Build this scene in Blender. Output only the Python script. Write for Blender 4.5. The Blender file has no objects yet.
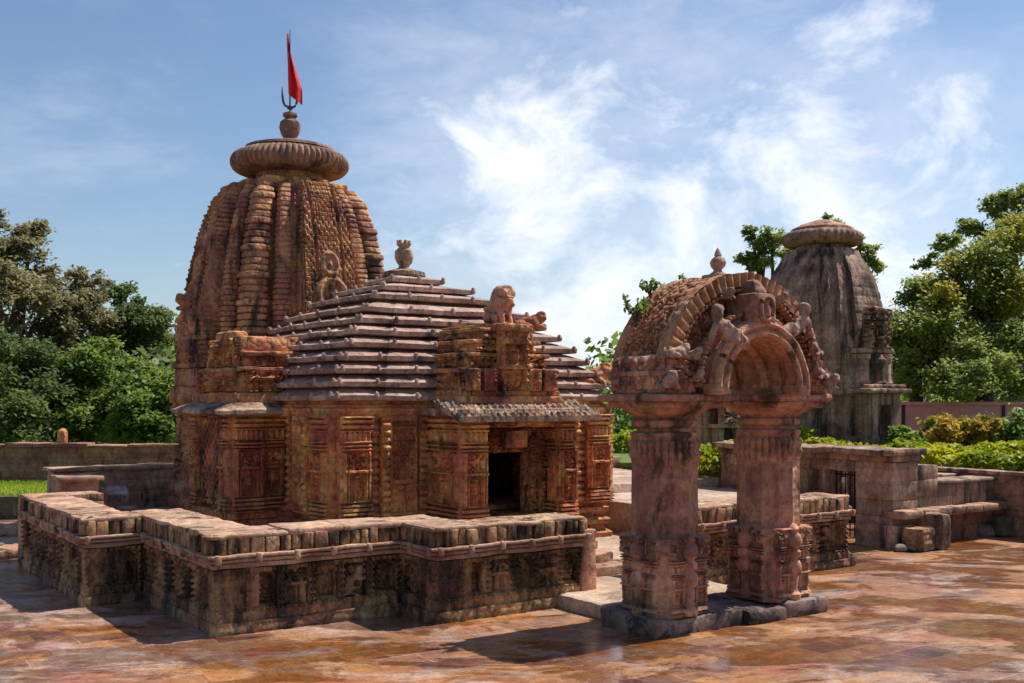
import bpy, bmesh, math, random
import numpy as np
from mathutils import Vector

R = math.radians
sc = bpy.context.scene
col = sc.collection
rng = np.random.default_rng(7)
random.seed(7)
PI = math.pi

# ------------------------------------------------------------------ camera, sky, sun, exposure
cd = bpy.data.cameras.new('camera')
cam = bpy.data.objects.new('camera', cd)
col.objects.link(cam)
cam.location = (0, 0, 2.8)
cam.rotation_euler = (R(90), 0, 0)
cd.sensor_width = 36
cd.lens = 36 * 1062 / 1024
cd.shift_y = 58.5 / 1024
cd.clip_end = 3000
sc.camera = cam

SUN_EL, SUN_AZ = R(57), R(62)          # azimuth from +Y towards +X
world = bpy.data.worlds.new('World')
sc.world = world
world.use_nodes = True


def build_world():
    nt = world.node_tree
    n, l = nt.nodes, nt.links
    n.clear()
    out = n.new('ShaderNodeOutputWorld')
    bg = n.new('ShaderNodeBackground')
    bg.inputs['Strength'].default_value = 0.15
    sky = n.new('ShaderNodeTexSky')
    sky.sky_type = 'NISHITA'
    sky.sun_disc = False
    sky.sun_elevation = SUN_EL
    sky.sun_rotation = SUN_AZ
    sky.air_density = 1.1
    sky.dust_density = 0.6
    sky.ozone_density = 2.0
    tc = n.new('ShaderNodeTexCoord')
    sep = n.new('ShaderNodeSeparateXYZ')
    l.new(tc.outputs['Generated'], sep.inputs[0])

    def math_(op, a, b=None, clamp=False):
        m = n.new('ShaderNodeMath')
        m.operation = op
        m.use_clamp = clamp
        for i, v in enumerate((a, b)):
            if v is None:
                continue
            if isinstance(v, (int, float)):
                m.inputs[i].default_value = v
            else:
                l.new(v, m.inputs[i])
        return m.outputs[0]
    den = math_('ADD', math_('MAXIMUM', sep.outputs['Z'], 0.0), 0.22)
    px = math_('DIVIDE', sep.outputs['X'], den)
    py = math_('DIVIDE', sep.outputs['Y'], den)
    cmb = n.new('ShaderNodeCombineXYZ')
    l.new(sep.outputs['X'], cmb.inputs[0])
    l.new(sep.outputs['Y'], cmb.inputs[1])
    l.new(math_('MULTIPLY', sep.outputs['Z'], 1.5), cmb.inputs[2])

    def noise(scale, detail, rough, dist=0.0, loc=(0, 0, 0), stretch=(1, 1, 1)):
        mp = n.new('ShaderNodeMapping')
        mp.inputs['Location'].default_value = loc
        mp.inputs['Scale'].default_value = stretch
        l.new(cmb.outputs[0], mp.inputs[0])
        t = n.new('ShaderNodeTexNoise')
        t.inputs['Scale'].default_value = scale
        t.inputs['Detail'].default_value = detail
        t.inputs['Roughness'].default_value = rough
        t.inputs['Distortion'].default_value = dist
        l.new(mp.outputs[0], t.inputs['Vector'])
        return t.outputs['Fac']

    def blob(d, p0, p1, gain):
        v = Vector(d).normalized()
        dp = n.new('ShaderNodeVectorMath')
        dp.operation = 'DOT_PRODUCT'
        l.new(tc.outputs['Generated'], dp.inputs[0])
        dp.inputs[1].default_value = v
        mr = n.new('ShaderNodeMapRange')
        mr.interpolation_type = 'SMOOTHSTEP'
        mr.inputs['From Min'].default_value = math.cos(R(p0))
        mr.inputs['From Max'].default_value = math.cos(R(p1))
        mr.inputs['To Max'].default_value = gain
        l.new(dp.outputs['Value'], mr.inputs['Value'])
        return mr.outputs[0]

    def ddir(x, y):
        return ((x - 512) / 1062, 1.0, (400 - y) / 1062)
    cum = noise(8.5, 11, 0.62, 0.3, (1.3, 0.4, 0))
    wisp = noise(3.6, 9, 0.66, 0.25, (3.1, 2.2, 0), (1, 1, 1.6))
    small = noise(16.0, 6, 0.6, 0.4, (5.3, 1.0, 0))
    reg = math_('MAXIMUM', blob(ddir(590, 260), 21, 4, 0.45), blob(ddir(830, 205), 14, 2, 0.44))
    reg = math_('MAXIMUM', reg, blob(ddir(515, 140), 6, 1.0, 0.52))
    reg = math_('MAXIMUM', reg, blob(ddir(690, 195), 8, 1.0, 0.46))
    reg = math_('MAXIMUM', reg, blob(ddir(60, 230), 16, 4, 0.14))
    reg = math_('MAXIMUM', reg, blob(ddir(72, 84), 3.0, 0.1, 0.24))
    reg = math_('MAXIMUM', reg, blob(ddir(708, 30), 3.0, 0.1, 0.22))
    reg = math_('MAXIMUM', reg, blob(ddir(780, 40), 3.0, 0.1, 0.22))
    reg = math_('MAXIMUM', reg, blob(ddir(400, 80), 5, 0.5, 0.30))
    c1 = math_('ADD', math_('MULTIPLY', cum, 1.0), reg)
    r1 = n.new('ShaderNodeMapRange')
    r1.interpolation_type = 'SMOOTHSTEP'
    r1.inputs['From Min'].default_value = 0.74
    r1.inputs['From Max'].default_value = 1.12
    l.new(c1, r1.inputs['Value'])
    c2 = math_('ADD', wisp, math_('MULTIPLY', reg, 0.7))
    r2 = n.new('ShaderNodeMapRange')
    r2.interpolation_type = 'SMOOTHSTEP'
    r2.inputs['From Min'].default_value = 0.52
    r2.inputs['From Max'].default_value = 0.95
    r2.inputs['To Max'].default_value = 0.38
    l.new(c2, r2.inputs['Value'])
    mask = math_('MAXIMUM', r1.outputs[0], r2.outputs[0])
    mask = math_('MULTIPLY', mask, math_('ADD', math_('MULTIPLY', small, 0.9), 0.50), True)
    mask = math_('MULTIPLY', mask, 0.90)
    hsv = n.new('ShaderNodeHueSaturation')
    hsv.inputs['Saturation'].default_value = 1.0
    hsv.inputs['Value'].default_value = 0.52
    l.new(sky.outputs[0], hsv.inputs['Color'])
    tint = n.new('ShaderNodeMix')
    tint.data_type = 'RGBA'
    tint.blend_type = 'MULTIPLY'
    tint.inputs['Factor'].default_value = 1.0
    l.new(hsv.outputs[0], tint.inputs['A'])
    tint.inputs['B'].default_value = (0.94, 0.97, 1.04, 1)
    mx = n.new('ShaderNodeMix')
    mx.data_type = 'RGBA'
    l.new(mask, mx.inputs['Factor'])
    l.new(tint.outputs['Result'], mx.inputs['A'])
    mx.inputs['B'].default_value = (4.9, 5.0, 5.3, 1)
    l.new(mx.outputs['Result'], bg.inputs['Color'])
    l.new(bg.outputs[0], out.inputs['Surface'])


build_world()
sd = bpy.data.lights.new('sun', 'SUN')
sd.energy = 4.0
sd.angle = R(0.5)
sd.color = (1.0, 0.94, 0.84)
sun = bpy.data.objects.new('sun', sd)
col.objects.link(sun)
to_sun = Vector((math.sin(SUN_AZ) * math.cos(SUN_EL), math.cos(SUN_AZ) * math.cos(SUN_EL), math.sin(SUN_EL)))
sun.rotation_euler = to_sun.to_track_quat('Z', 'Y').to_euler()

sc.view_settings.view_transform = 'Standard'
sc.view_settings.look = 'None'
sc.view_settings.gamma = 1
sc.view_settings.exposure = 0.6
sc.view_settings.use_curve_mapping = False

# ------------------------------------------------------------------ frame of the precinct (u along the fronts, s towards the tower)
ANG = R(35)
TX, TY = 2.66, 13.6
Bv = np.array((math.cos(ANG), math.sin(ANG)))
Av = np.array((-math.sin(ANG), math.cos(ANG)))


def W(u, s, z=0.0):
    return (TX + u * Bv[0] + s * Av[0], TY + u * Bv[1] + s * Av[1], z)


# ------------------------------------------------------------------ numeric noise
def _h(i, j, k):
    n = (i * 374761393 + j * 668265263 + k * 1274126177) & 0xffffffff
    n = ((n ^ (n >> 13)) * 1274126177) & 0xffffffff
    return ((n ^ (n >> 16)) & 0xffff) / 65535.0


def vnoise(p):
    p = np.asarray(p, dtype=float)
    i = np.floor(p).astype(np.int64)
    f = p - i
    f = f * f * (3 - 2 * f)
    r = 0
    for a in (0, 1):
        wa = f[..., 0] if a else 1 - f[..., 0]
        for b in (0, 1):
            wb = f[..., 1] if b else 1 - f[..., 1]
            for c in (0, 1):
                wc = f[..., 2] if c else 1 - f[..., 2]
                r = r + wa * wb * wc * _h(i[..., 0] + a, i[..., 1] + b, i[..., 2] + c)
    return r


def n2(x, z, k, seed=0.0):
    return vnoise(np.stack([x * k + seed, z * k + seed * 1.7, np.zeros_like(x) + seed * 3.1 + .5], -1))


def roughen(V, amp, scale=3.5):
    if amp <= 0:
        return V
    out = V.copy()
    for d in range(3):
        off = 17.3 * d
        out[:, d] += amp * (vnoise(V * scale + off) - .5) * 2
        out[:, d] += amp * .5 * (vnoise(V * scale * 3.7 + off + 5) - .5) * 2
    return out


# ------------------------------------------------------------------ materials
def nodes(m):
    m.use_nodes = True
    nt = m.node_tree
    nt.nodes.clear()
    out = nt.nodes.new('ShaderNodeOutputMaterial')
    b = nt.nodes.new('ShaderNodeBsdfPrincipled')
    nt.links.new(b.outputs[0], out.inputs['Surface'])
    return nt, b


def nz(nt, vec, scale, detail=5, rough=.6, dist=0.0, stretch=None, loc=None):
    if stretch or loc:
        mp = nt.nodes.new('ShaderNodeMapping')
        if stretch:
            mp.inputs['Scale'].default_value = stretch
        if loc:
            mp.inputs['Location'].default_value = loc
        nt.links.new(vec, mp.inputs[0])
        vec = mp.outputs[0]
    t = nt.nodes.new('ShaderNodeTexNoise')
    t.inputs['Scale'].default_value = scale
    t.inputs['Detail'].default_value = detail
    t.inputs['Roughness'].default_value = rough
    t.inputs['Distortion'].default_value = dist
    nt.links.new(vec, t.inputs['Vector'])
    return t.outputs['Fac']


def ramp(nt, fac, stops, interp='LINEAR'):
    r = nt.nodes.new('ShaderNodeValToRGB')
    r.color_ramp.interpolation = interp
    e = r.color_ramp.elements
    while len(e) < len(stops):
        e.new(.5)
    for el, (p, c) in zip(e, stops):
        el.position = p
        el.color = (*c, 1) if len(c) == 3 else c
    nt.links.new(fac, r.inputs[0])
    return r.outputs[0]


def mix(nt, fac, a, b, blend='MIX'):
    m = nt.nodes.new('ShaderNodeMix')
    m.data_type = 'RGBA'
    m.blend_type = blend
    for k, v in (('Factor', fac), ('A', a), ('B', b)):
        if isinstance(v, (int, float)):
            m.inputs[k].default_value = v
        elif isinstance(v, tuple):
            m.inputs[k].default_value = (*v, 1)
        else:
            nt.links.new(v, m.inputs[k])
    return m.outputs['Result']


def mathn(nt, op, a, b, clamp=False):
    m = nt.nodes.new('ShaderNodeMath')
    m.operation = op
    m.use_clamp = clamp
    for i, v in enumerate((a, b)):
        if isinstance(v, (int, float)):
            m.inputs[i].default_value = v
        else:
            nt.links.new(v, m.inputs[i])
    return m.outputs[0]


def mrange(nt, v, a, b, c=0.0, d=1.0):
    m = nt.nodes.new('ShaderNodeMapRange')
    m.interpolation_type = 'SMOOTHSTEP'
    for k, x in (('From Min', a), ('From Max', b), ('To Min', c), ('To Max', d)):
        m.inputs[k].default_value = x
    nt.links.new(v, m.inputs['Value'])
    return m.outputs[0]


def bump(nt, b, height, strength, dist):
    bp = nt.nodes.new('ShaderNodeBump')
    bp.inputs['Strength'].default_value = strength
    bp.inputs['Distance'].default_value = dist
    nt.links.new(height, bp.inputs['Height'])
    nt.links.new(bp.outputs[0], b.inputs['Normal'])


def pos(nt):
    g = nt.nodes.new('ShaderNodeNewGeometry')
    return g.outputs['Position']


def stone(name, cols, dark=(.02, .017, .015), stain=(.52, .68), amount=.8, streak=.35, moss=0.0, pale=.25, rough=.85, bscale=26, bstr=.6, palec=(.42, .31, .25), carve=0.0, speck=.35, joint=0.0, jw=.55, jh=.24):
    """weathered sandstone: colour patches, rain streaks of black lichen, pale flakes, fine grain"""
    m = bpy.data.materials.new(name)
    nt, b = nodes(m)
    p = pos(nt)
    big = nz(nt, p, 1.1, 4, .55, .4)
    base = ramp(nt, big, [(.30 + .42 * i / (len(cols) - 1), c) for i, c in enumerate(cols)])
    blk = nt.nodes.new('ShaderNodeTexVoronoi')
    blk.inputs['Scale'].default_value = 2.6
    nt.links.new(p, blk.inputs['Vector'])
    hs = nt.nodes.new('ShaderNodeHueSaturation')
    nt.links.new(base, hs.inputs['Color'])
    sp = nt.nodes.new('ShaderNodeSeparateColor')
    nt.links.new(blk.outputs['Color'], sp.inputs[0])
    nt.links.new(mrange(nt, sp.outputs[0], 0, 1, .82, 1.2), hs.inputs['Value'])
    nt.links.new(mrange(nt, sp.outputs[1], 0, 1, .493, .507), hs.inputs['Hue'])
    c = hs.outputs[0]
    fine = nz(nt, p, 9, 6, .7)
    c = mix(nt, 1.0, c, ramp(nt, fine, [(.25, (.55, .55, .55)), (.75, (1.4, 1.4, 1.4))]), 'MULTIPLY')
    pf = mathn(nt, 'MULTIPLY', mrange(nt, nz(nt, p, 4.5, 6, .65, loc=(9, 2, 4)), .56, .72), pale)
    c = mix(nt, pf, c, palec)
    st = nz(nt, p, 2.6, 8, .68, .3, (1, 1, streak), (3, 7, 1))
    sf = mathn(nt, 'MULTIPLY', mrange(nt, st, stain[0], stain[1]), amount)
    c = mix(nt, sf, c, dark)
    if speck:  # dark flecks put the shade of carved grooves into the colour
        k1 = mathn(nt, 'MULTIPLY', mrange(nt, nz(nt, p, 15, 5, .7, .5, (1, 1, .7), (2, 8, 3)), .53, .62), speck)
        c = mix(nt, k1, c, dark)
        k2 = mathn(nt, 'MULTIPLY', mrange(nt, nz(nt, p, 19, 4, .7, .3, None, (12, 3, 9)), .58, .66), speck * .6)
        c = mix(nt, k2, c, palec)
    if moss:
        mf = mathn(nt, 'MULTIPLY', mrange(nt, nz(nt, p, 2.3, 5, .6, loc=(1, 4, 8)), .55, .7), moss)
        c = mix(nt, mf, c, (.06, .065, .025))
    jfac = None
    if joint:
        mp = nt.nodes.new('ShaderNodeMapping')
        mp.inputs['Rotation'].default_value = (0, 0, -ANG)
        nt.links.new(p, mp.inputs[0])
        sj = nt.nodes.new('ShaderNodeSeparateXYZ')
        nt.links.new(mp.outputs[0], sj.inputs[0])
        cj = nt.nodes.new('ShaderNodeCombineXYZ')
        nt.links.new(mathn(nt, 'ADD', sj.outputs[0], sj.outputs[1]), cj.inputs[0])
        wz = mathn(nt, 'ADD', sj.outputs[2], mathn(nt, 'MULTIPLY', nz(nt, p, 3, 2, .5), .03))
        nt.links.new(wz, cj.inputs[1])
        bk = nt.nodes.new('ShaderNodeTexBrick')
        bk.inputs['Scale'].default_value = 1
        bk.inputs['Brick Width'].default_value = jw
        bk.inputs['Row Height'].default_value = jh
        bk.inputs['Mortar Size'].default_value = .013
        bk.inputs['Mortar Smooth'].default_value = .5
        bk.inputs['Mortar'].default_value = (1, 1, 1, 1)
        bk.inputs['Color1'].default_value = (.80, .78, .78, 1)
        bk.inputs['Color2'].default_value = (1.22, 1.18, 1.1, 1)
        nt.links.new(cj.outputs[0], bk.inputs['Vector'])
        c = mix(nt, .8, c, bk.outputs['Color'], 'MULTIPLY')
        jfac = mathn(nt, 'MULTIPLY', bk.outputs['Fac'], joint)
        c = mix(nt, jfac, c, (.025, .018, .015))
    nt.links.new(c, b.inputs['Base Color'])
    b.inputs['Roughness'].default_value = rough
    b.inputs['Specular IOR Level'].default_value = .3
    h = mathn(nt, 'ADD', nz(nt, p, bscale, 6, .7), mathn(nt, 'MULTIPLY', nz(nt, p, bscale * .3, 4, .6), 1.2))
    if carve:
        vo = nt.nodes.new('ShaderNodeTexVoronoi')
        vo.feature = 'SMOOTH_F1'
        vo.inputs['Scale'].default_value = 9.0
        vo.inputs['Smoothness'].default_value = .35
        nt.links.new(p, vo.inputs['Vector'])
        sx = nt.nodes.new('ShaderNodeSeparateXYZ')
        nt.links.new(p, sx.inputs[0])
        wv = mathn(nt, 'SINE', mathn(nt, 'MULTIPLY', sx.outputs['Z'], 58.0), 0.0)
        msk = mrange(nt, nz(nt, p, 2.2, 3, .5, loc=(5, 5, 5)), .42, .58)
        hh = mathn(nt, 'ADD', mathn(nt, 'MULTIPLY', vo.outputs['Distance'], -2.6), mathn(nt, 'MULTIPLY', mathn(nt, 'MULTIPLY', wv, msk), .45))
        h = mathn(nt, 'ADD', h, mathn(nt, 'MULTIPLY', hh, carve))
    bump(nt, b, h, bstr, .035)
    return m


M = {}
M['temple'] = stone('temple_sandstone', [(.25, .08, .06), (.44, .165, .085), (.60, .30, .115), (.31, .105, .08)], stain=(.51, .65), amount=.9, speck=.5, carve=1.0, joint=.12)
M['temple_red'] = stone('red_sandstone', [(.40, .11, .07), (.56, .215, .09), (.70, .38, .13), (.44, .14, .09)], stain=(.54, .67), amount=.85, speck=.45, carve=.8, joint=.1)
M['tower'] = stone('tower_sandstone', [(.20, .08, .075), (.38, .155, .10), (.56, .29, .13), (.26, .10, .09)], stain=(.49, .64), amount=.88, streak=.3, speck=.5, carve=.7)
M['disc'] = stone('disc_sandstone', [(.17, .09, .07), (.27, .15, .105), (.33, .195, .13), (.20, .105, .08)], stain=(.52, .67), amount=.85)
M['roof'] = stone('roof_slab_sandstone', [(.27, .15, .115), (.42, .265, .205), (.50, .35, .275), (.33, .19, .145)], stain=(.54, .68), amount=.85, streak=1.0, speck=.35, pale=.4)
M['coping_face'] = stone('coping_block_sandstone', [(.24, .11, .07), (.42, .22, .11), (.56, .34, .17), (.32, .15, .10)], stain=(.44, .58), amount=.92, streak=.3, speck=.5, pale=.35)
M['coping'] = stone('coping_sandstone', [(.28, .14, .09), (.42, .235, .15), (.52, .33, .22), (.34, .17, .11)], stain=(.53, .66), amount=.88, streak=.6, pale=.4)
M['wall'] = stone('wall_sandstone', [(.16, .07, .05), (.36, .18, .09), (.50, .30, .14), (.23, .105, .07)], stain=(.42, .60), amount=.85, streak=.35, speck=.55, moss=.25, pale=.25, carve=1.0)
M['arch'] = stone('archway_sandstone', [(.24, .10, .075), (.40, .185, .125), (.52, .28, .17), (.30, .13, .10)], stain=(.53, .67), amount=.82, pale=.4, carve=.55, joint=.10, jw=2.3, jh=.47)
M['arch_top'] = stone('arch_carved_sandstone', [(.30, .12, .065), (.44, .20, .095), (.52, .28, .145), (.26, .13, .095)], stain=(.56, .70), amount=.75, pale=.35, carve=.6)
M['grey'] = stone('grey_sandstone', [(.19, .10, .075), (.35, .21, .145), (.45, .31, .22), (.33, .17, .115)], stain=(.48, .63), amount=.85, streak=.14, pale=.35, joint=.22, jw=.7, jh=.3)
M['figure'] = stone('figure_sandstone', [(.28, .15, .115), (.36, .21, .155), (.42, .27, .20), (.30, .165, .13)], stain=(.55, .70), amount=.6, speck=.5, pale=.5, carve=.8)
M['rose'] = stone('rose_grey_sandstone', [(.19, .095, .075), (.32, .185, .14), (.42, .27, .20), (.30, .14, .10)], stain=(.45, .62), amount=.9, streak=.13, pale=.4, joint=.2, jw=.7, jh=.3)
M['plinth'] = stone('plinth_stone', [(.10, .06, .055), (.18, .12, .10), (.28, .20, .17), (.13, .08, .07)], stain=(.48, .60), amount=.85, streak=1, pale=.5)
M['floor'] = stone('sand_floor', [(.36, .24, .17), (.44, .31, .22), (.5, .37, .28), (.38, .27, .2)], stain=(.62, .75), amount=.4, streak=1, pale=.5)
M['old_wall'] = stone('laterite', [(.20, .085, .06), (.32, .15, .095), (.38, .22, .14), (.25, .11, .08)], stain=(.53, .68), amount=.7, streak=.5, moss=.0, joint=.3, jw=.8, jh=.27)
M['mossy'] = stone('mossy_stone', [(.05, .05, .03), (.09, .09, .045), (.12, .11, .06), (.06, .06, .04)], stain=(.52, .7), amount=.7, moss=.6)
M['boulder'] = stone('boulder_stone', [(.12, .08, .07), (.2, .15, .12), (.28, .22, .18), (.15, .1, .09)], stain=(.58, .7), amount=.7, streak=1)


def plain(name, c, rough=.6, metal=0.0, var=.25, scale=12):
    m = bpy.data.materials.new(name)
    nt, b = nodes(m)
    p = pos(nt)
    f = nz(nt, p, scale, 5, .6)
    cc = mix(nt, 1.0, c, ramp(nt, f, [(.3, (1 - var,) * 3), (.7, (1 + var,) * 3)]), 'MULTIPLY')
    nt.links.new(cc, b.inputs['Base Color'])
    b.inputs['Roughness'].default_value = rough
    b.inputs['Metallic'].default_value = metal
    return m


M['flag'] = plain('red_cloth', (.62, .012, .02), .8)
M['iron'] = plain('dark_iron', (.03, .028, .026), .55, .6)
M['brass'] = plain('old_brass', (.14, .10, .06), .5, .7)
M['black'] = plain('unlit_stone', (.035, .025, .02), .95)  # near-black: the shade inside hall and niche is put into the colour
M['pink'] = plain('pink_paint', (.55, .22, .22), .8, 0, .15, 3)
M['bark'] = plain('bark', (.07, .05, .035), .95, 0, .4, 6)


def leafmat(name, stops, trans=.35):
    m = bpy.data.materials.new(name)
    nt, b = nodes(m)
    g = nt.nodes.new('ShaderNodeNewGeometry')
    big = nz(nt, g.outputs['Position'], .55, 3, .5)
    f = mathn(nt, 'ADD', mathn(nt, 'MULTIPLY', g.outputs['Random Per Island'], .45), mathn(nt, 'MULTIPLY', mrange(nt, big, .35, .65), .55))
    c = ramp(nt, f, stops)
    nt.links.new(c, b.inputs['Base Color'])
    b.inputs['Roughness'].default_value = .5
    b.inputs['Specular IOR Level'].default_value = .3
    tr = nt.nodes.new('ShaderNodeBsdfTranslucent')
    nt.links.new(c, tr.inputs['Color'])
    ms = nt.nodes.new('ShaderNodeMixShader')
    ms.inputs[0].default_value = trans
    nt.links.new(b.outputs[0], ms.inputs[1])
    nt.links.new(tr.outputs[0], ms.inputs[2])
    out = [x for x in nt.nodes if x.type == 'OUTPUT_MATERIAL'][0]
    nt.links.new(ms.outputs[0], out.inputs['Surface'])
    return m


M['leaf_dark'] = leafmat('dark_leaves', [(.1, (.08, .12, .04)), (.5, (.14, .19, .055)), (.9, (.22, .27, .08))], .55)
M['leaf_mid'] = leafmat('green_leaves', [(.1, (.11, .18, .035)), (.5, (.19, .27, .05)), (.9, (.30, .38, .08))], .55)
M['leaf_brown'] = leafmat('brownish_leaves', [(.1, (.18, .17, .09)), (.5, (.27, .245, .12)), (.9, (.36, .32, .16))], .55)
M['leaf_yellow'] = leafmat('yellow_green_leaves', [(.1, (.14, .19, .03)), (.45, (.28, .31, .05)), (.7, (.38, .36, .06)), (.95, (.50, .40, .08))], .5)
M['leaf_light'] = leafmat('light_green_leaves', [(.1, (.15, .20, .05)), (.5, (.27, .33, .075)), (.9, (.40, .43, .11))], .5)
M['leaf_hedge'] = leafmat('bright_hedge_leaves', [(.1, (.16, .24, .014)), (.5, (.38, .42, .015)), (.9, (.60, .55, .02))], .4)
M['leaf_bush'] = leafmat('bush_leaves', [(.1, (.10, .15, .03)), (.5, (.30, .27, .04)), (.9, (.60, .36, .05))], .5)
M['grassmat'] = leafmat('grass_blades', [(.1, (.22, .34, .03)), (.5, (.36, .48, .045)), (.9, (.48, .56, .07))], .4)


def pavement_mat():
    m = bpy.data.materials.new('wet_paving')
    nt, b = nodes(m)
    p = pos(nt)
    mp = nt.nodes.new('ShaderNodeMapping')
    mp.inputs['Rotation'].default_value = (0, 0, -ANG)
    nt.links.new(p, mp.inputs[0])
    wob = nt.nodes.new('ShaderNodeTexNoise')
    wob.inputs['Scale'].default_value = 1.3
    nt.links.new(p, wob.inputs['Vector'])
    wv = nt.nodes.new('ShaderNodeVectorMath')
    wv.operation = 'MULTIPLY_ADD'
    nt.links.new(wob.outputs['Color'], wv.inputs[0])
    wv.inputs[1].default_value = (.16, .16, 0)
    nt.links.new(mp.outputs[0], wv.inputs[2])

    def brick(bw, rh, off, mort, sm):
        t = nt.nodes.new('ShaderNodeTexBrick')
        t.offset = off
        t.inputs['Scale'].default_value = 1
        t.inputs['Brick Width'].default_value = bw
        t.inputs['Row Height'].default_value = rh
        t.inputs['Mortar Size'].default_value = mort
        t.inputs['Mortar Smooth'].default_value = sm
        t.inputs['Color1'].default_value = (0, 0, 0, 1)
        t.inputs['Color2'].default_value = (1, 1, 1, 1)
        t.inputs['Mortar'].default_value = (.5, .5, .5, 1)
        nt.links.new(wv.outputs[0], t.inputs['Vector'])
        return t
    bt = brick(.66, .43, .41, .014, .7)
    rnd = nt.nodes.new('ShaderNodeSeparateColor')
    nt.links.new(bt.outputs['Color'], rnd.inputs[0])
    slab = ramp(nt, rnd.outputs[0], [(0, (.13, .05, .03)), (.25, (.33, .14, .06)), (.5, (.19, .085, .055)), (.75, (.40, .19, .075)), (1, (.30, .19, .14))])
    patch = nz(nt, p, .55, 6, .62, .6, (1, 1.6, 1))
    orange = mrange(nt, patch, .45, .55)
    c = mix(nt, mathn(nt, 'MULTIPLY', orange, .62), slab, (.36, .13, .012))
    sxp = nt.nodes.new('ShaderNodeSeparateXYZ')
    nt.links.new(p, sxp.inputs[0])
    side = mrange(nt, sxp.outputs[0], -5.5, 2.5)
    palef = mrange(nt, mathn(nt, 'ADD', nz(nt, p, .8, 7, .68, .8, (1, 1.8, 1), (4, 9, 2)), mathn(nt, 'MULTIPLY', side, -.10)), .43, .58)
    c = mix(nt, mathn(nt, 'MULTIPLY', palef, .6), c, (.46, .35, .31))  # pale patches: sky reflection put into the colour, more wear towards the left
    redf = mrange(nt, nz(nt, p, 1.1, 5, .6, .4, (1, 1.4, 1), (14, 3, 2)), .54, .66)
    c = mix(nt, mathn(nt, 'MULTIPLY', redf, .55), c, (.28, .045, .03))
    mossf = mrange(nt, nz(nt, p, .9, 5, .6, .4, (1, 1.4, 1), (24, 13, 2)), .60, .72)
    c = mix(nt, mathn(nt, 'MULTIPLY', mossf, .5), c, (.13, .12, .03))
    grit = nz(nt, p, 34, 4, .8)
    c = mix(nt, 1.0, c, ramp(nt, grit, [(.3, (.65, .62, .6)), (.7, (1.3, 1.3, 1.3))]), 'MULTIPLY')
    fine = nz(nt, p, 7, 7, .72)
    c = mix(nt, 1.0, c, ramp(nt, fine, [(.25, (.45, .45, .45)), (.75, (1.45, 1.45, 1.45))]), 'MULTIPLY')
    jf = mathn(nt, 'MULTIPLY', bt.outputs['Fac'], mrange(nt, nz(nt, p, 1.7, 4, .6), .36, .60, .1, .75))
    c = mix(nt, mathn(nt, 'MULTIPLY', jf, mrange(nt, nz(nt, p, .35, 3, .5, loc=(2, 6, 0)), .34, .5)), c, (.40, .28, .2))
    wet = mrange(nt, nz(nt, p, .6, 7, .68, .7, (1, 1.7, 1), (7, 1, 3)), .45, .54)
    c = mix(nt, mathn(nt, 'MULTIPLY', wet, .6), c, mix(nt, 1.0, c, (.42, .37, .34), 'MULTIPLY'))
    nt.links.new(c, b.inputs['Base Color'])
    rg = mathn(nt, 'ADD', mrange(nt, wet, 0, 1, .55, .14), mathn(nt, 'MULTIPLY', fine, .14))
    nt.links.new(rg, b.inputs['Roughness'])
    film = mrange(nt, nz(nt, p, .5, 6, .66, .8, (1, 2.4, 1), (3, 11, 6)), .49, .60)
    nt.links.new(mathn(nt, 'MULTIPLY', film, .65), b.inputs['Coat Weight'])
    b.inputs['Coat Roughness'].default_value = .14
    b.inputs['Coat IOR'].default_value = 1.45
    b.inputs['Specular IOR Level'].default_value = .5
    h = mathn(nt, 'ADD', mathn(nt, 'MULTIPLY', nz(nt, p, 5, 6, .65), .7), mathn(nt, 'MULTIPLY', bt.outputs['Fac'], -.25))
    h = mathn(nt, 'ADD', h, mathn(nt, 'MULTIPLY', rnd.outputs[0], .25))
    h = mathn(nt, 'MULTIPLY', h, mrange(nt, wet, 0, 1, 1.2, .28))
    bump(nt, b, h, .4, .04)
    return m


M['paving'] = pavement_mat()
M['earth'] = plain('earth', (.16, .12, .07), .95, 0, .3, .7)
M['lawn'] = plain('lawn_soil', (.10, .15, .025), .95, 0, .3, 2)


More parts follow.
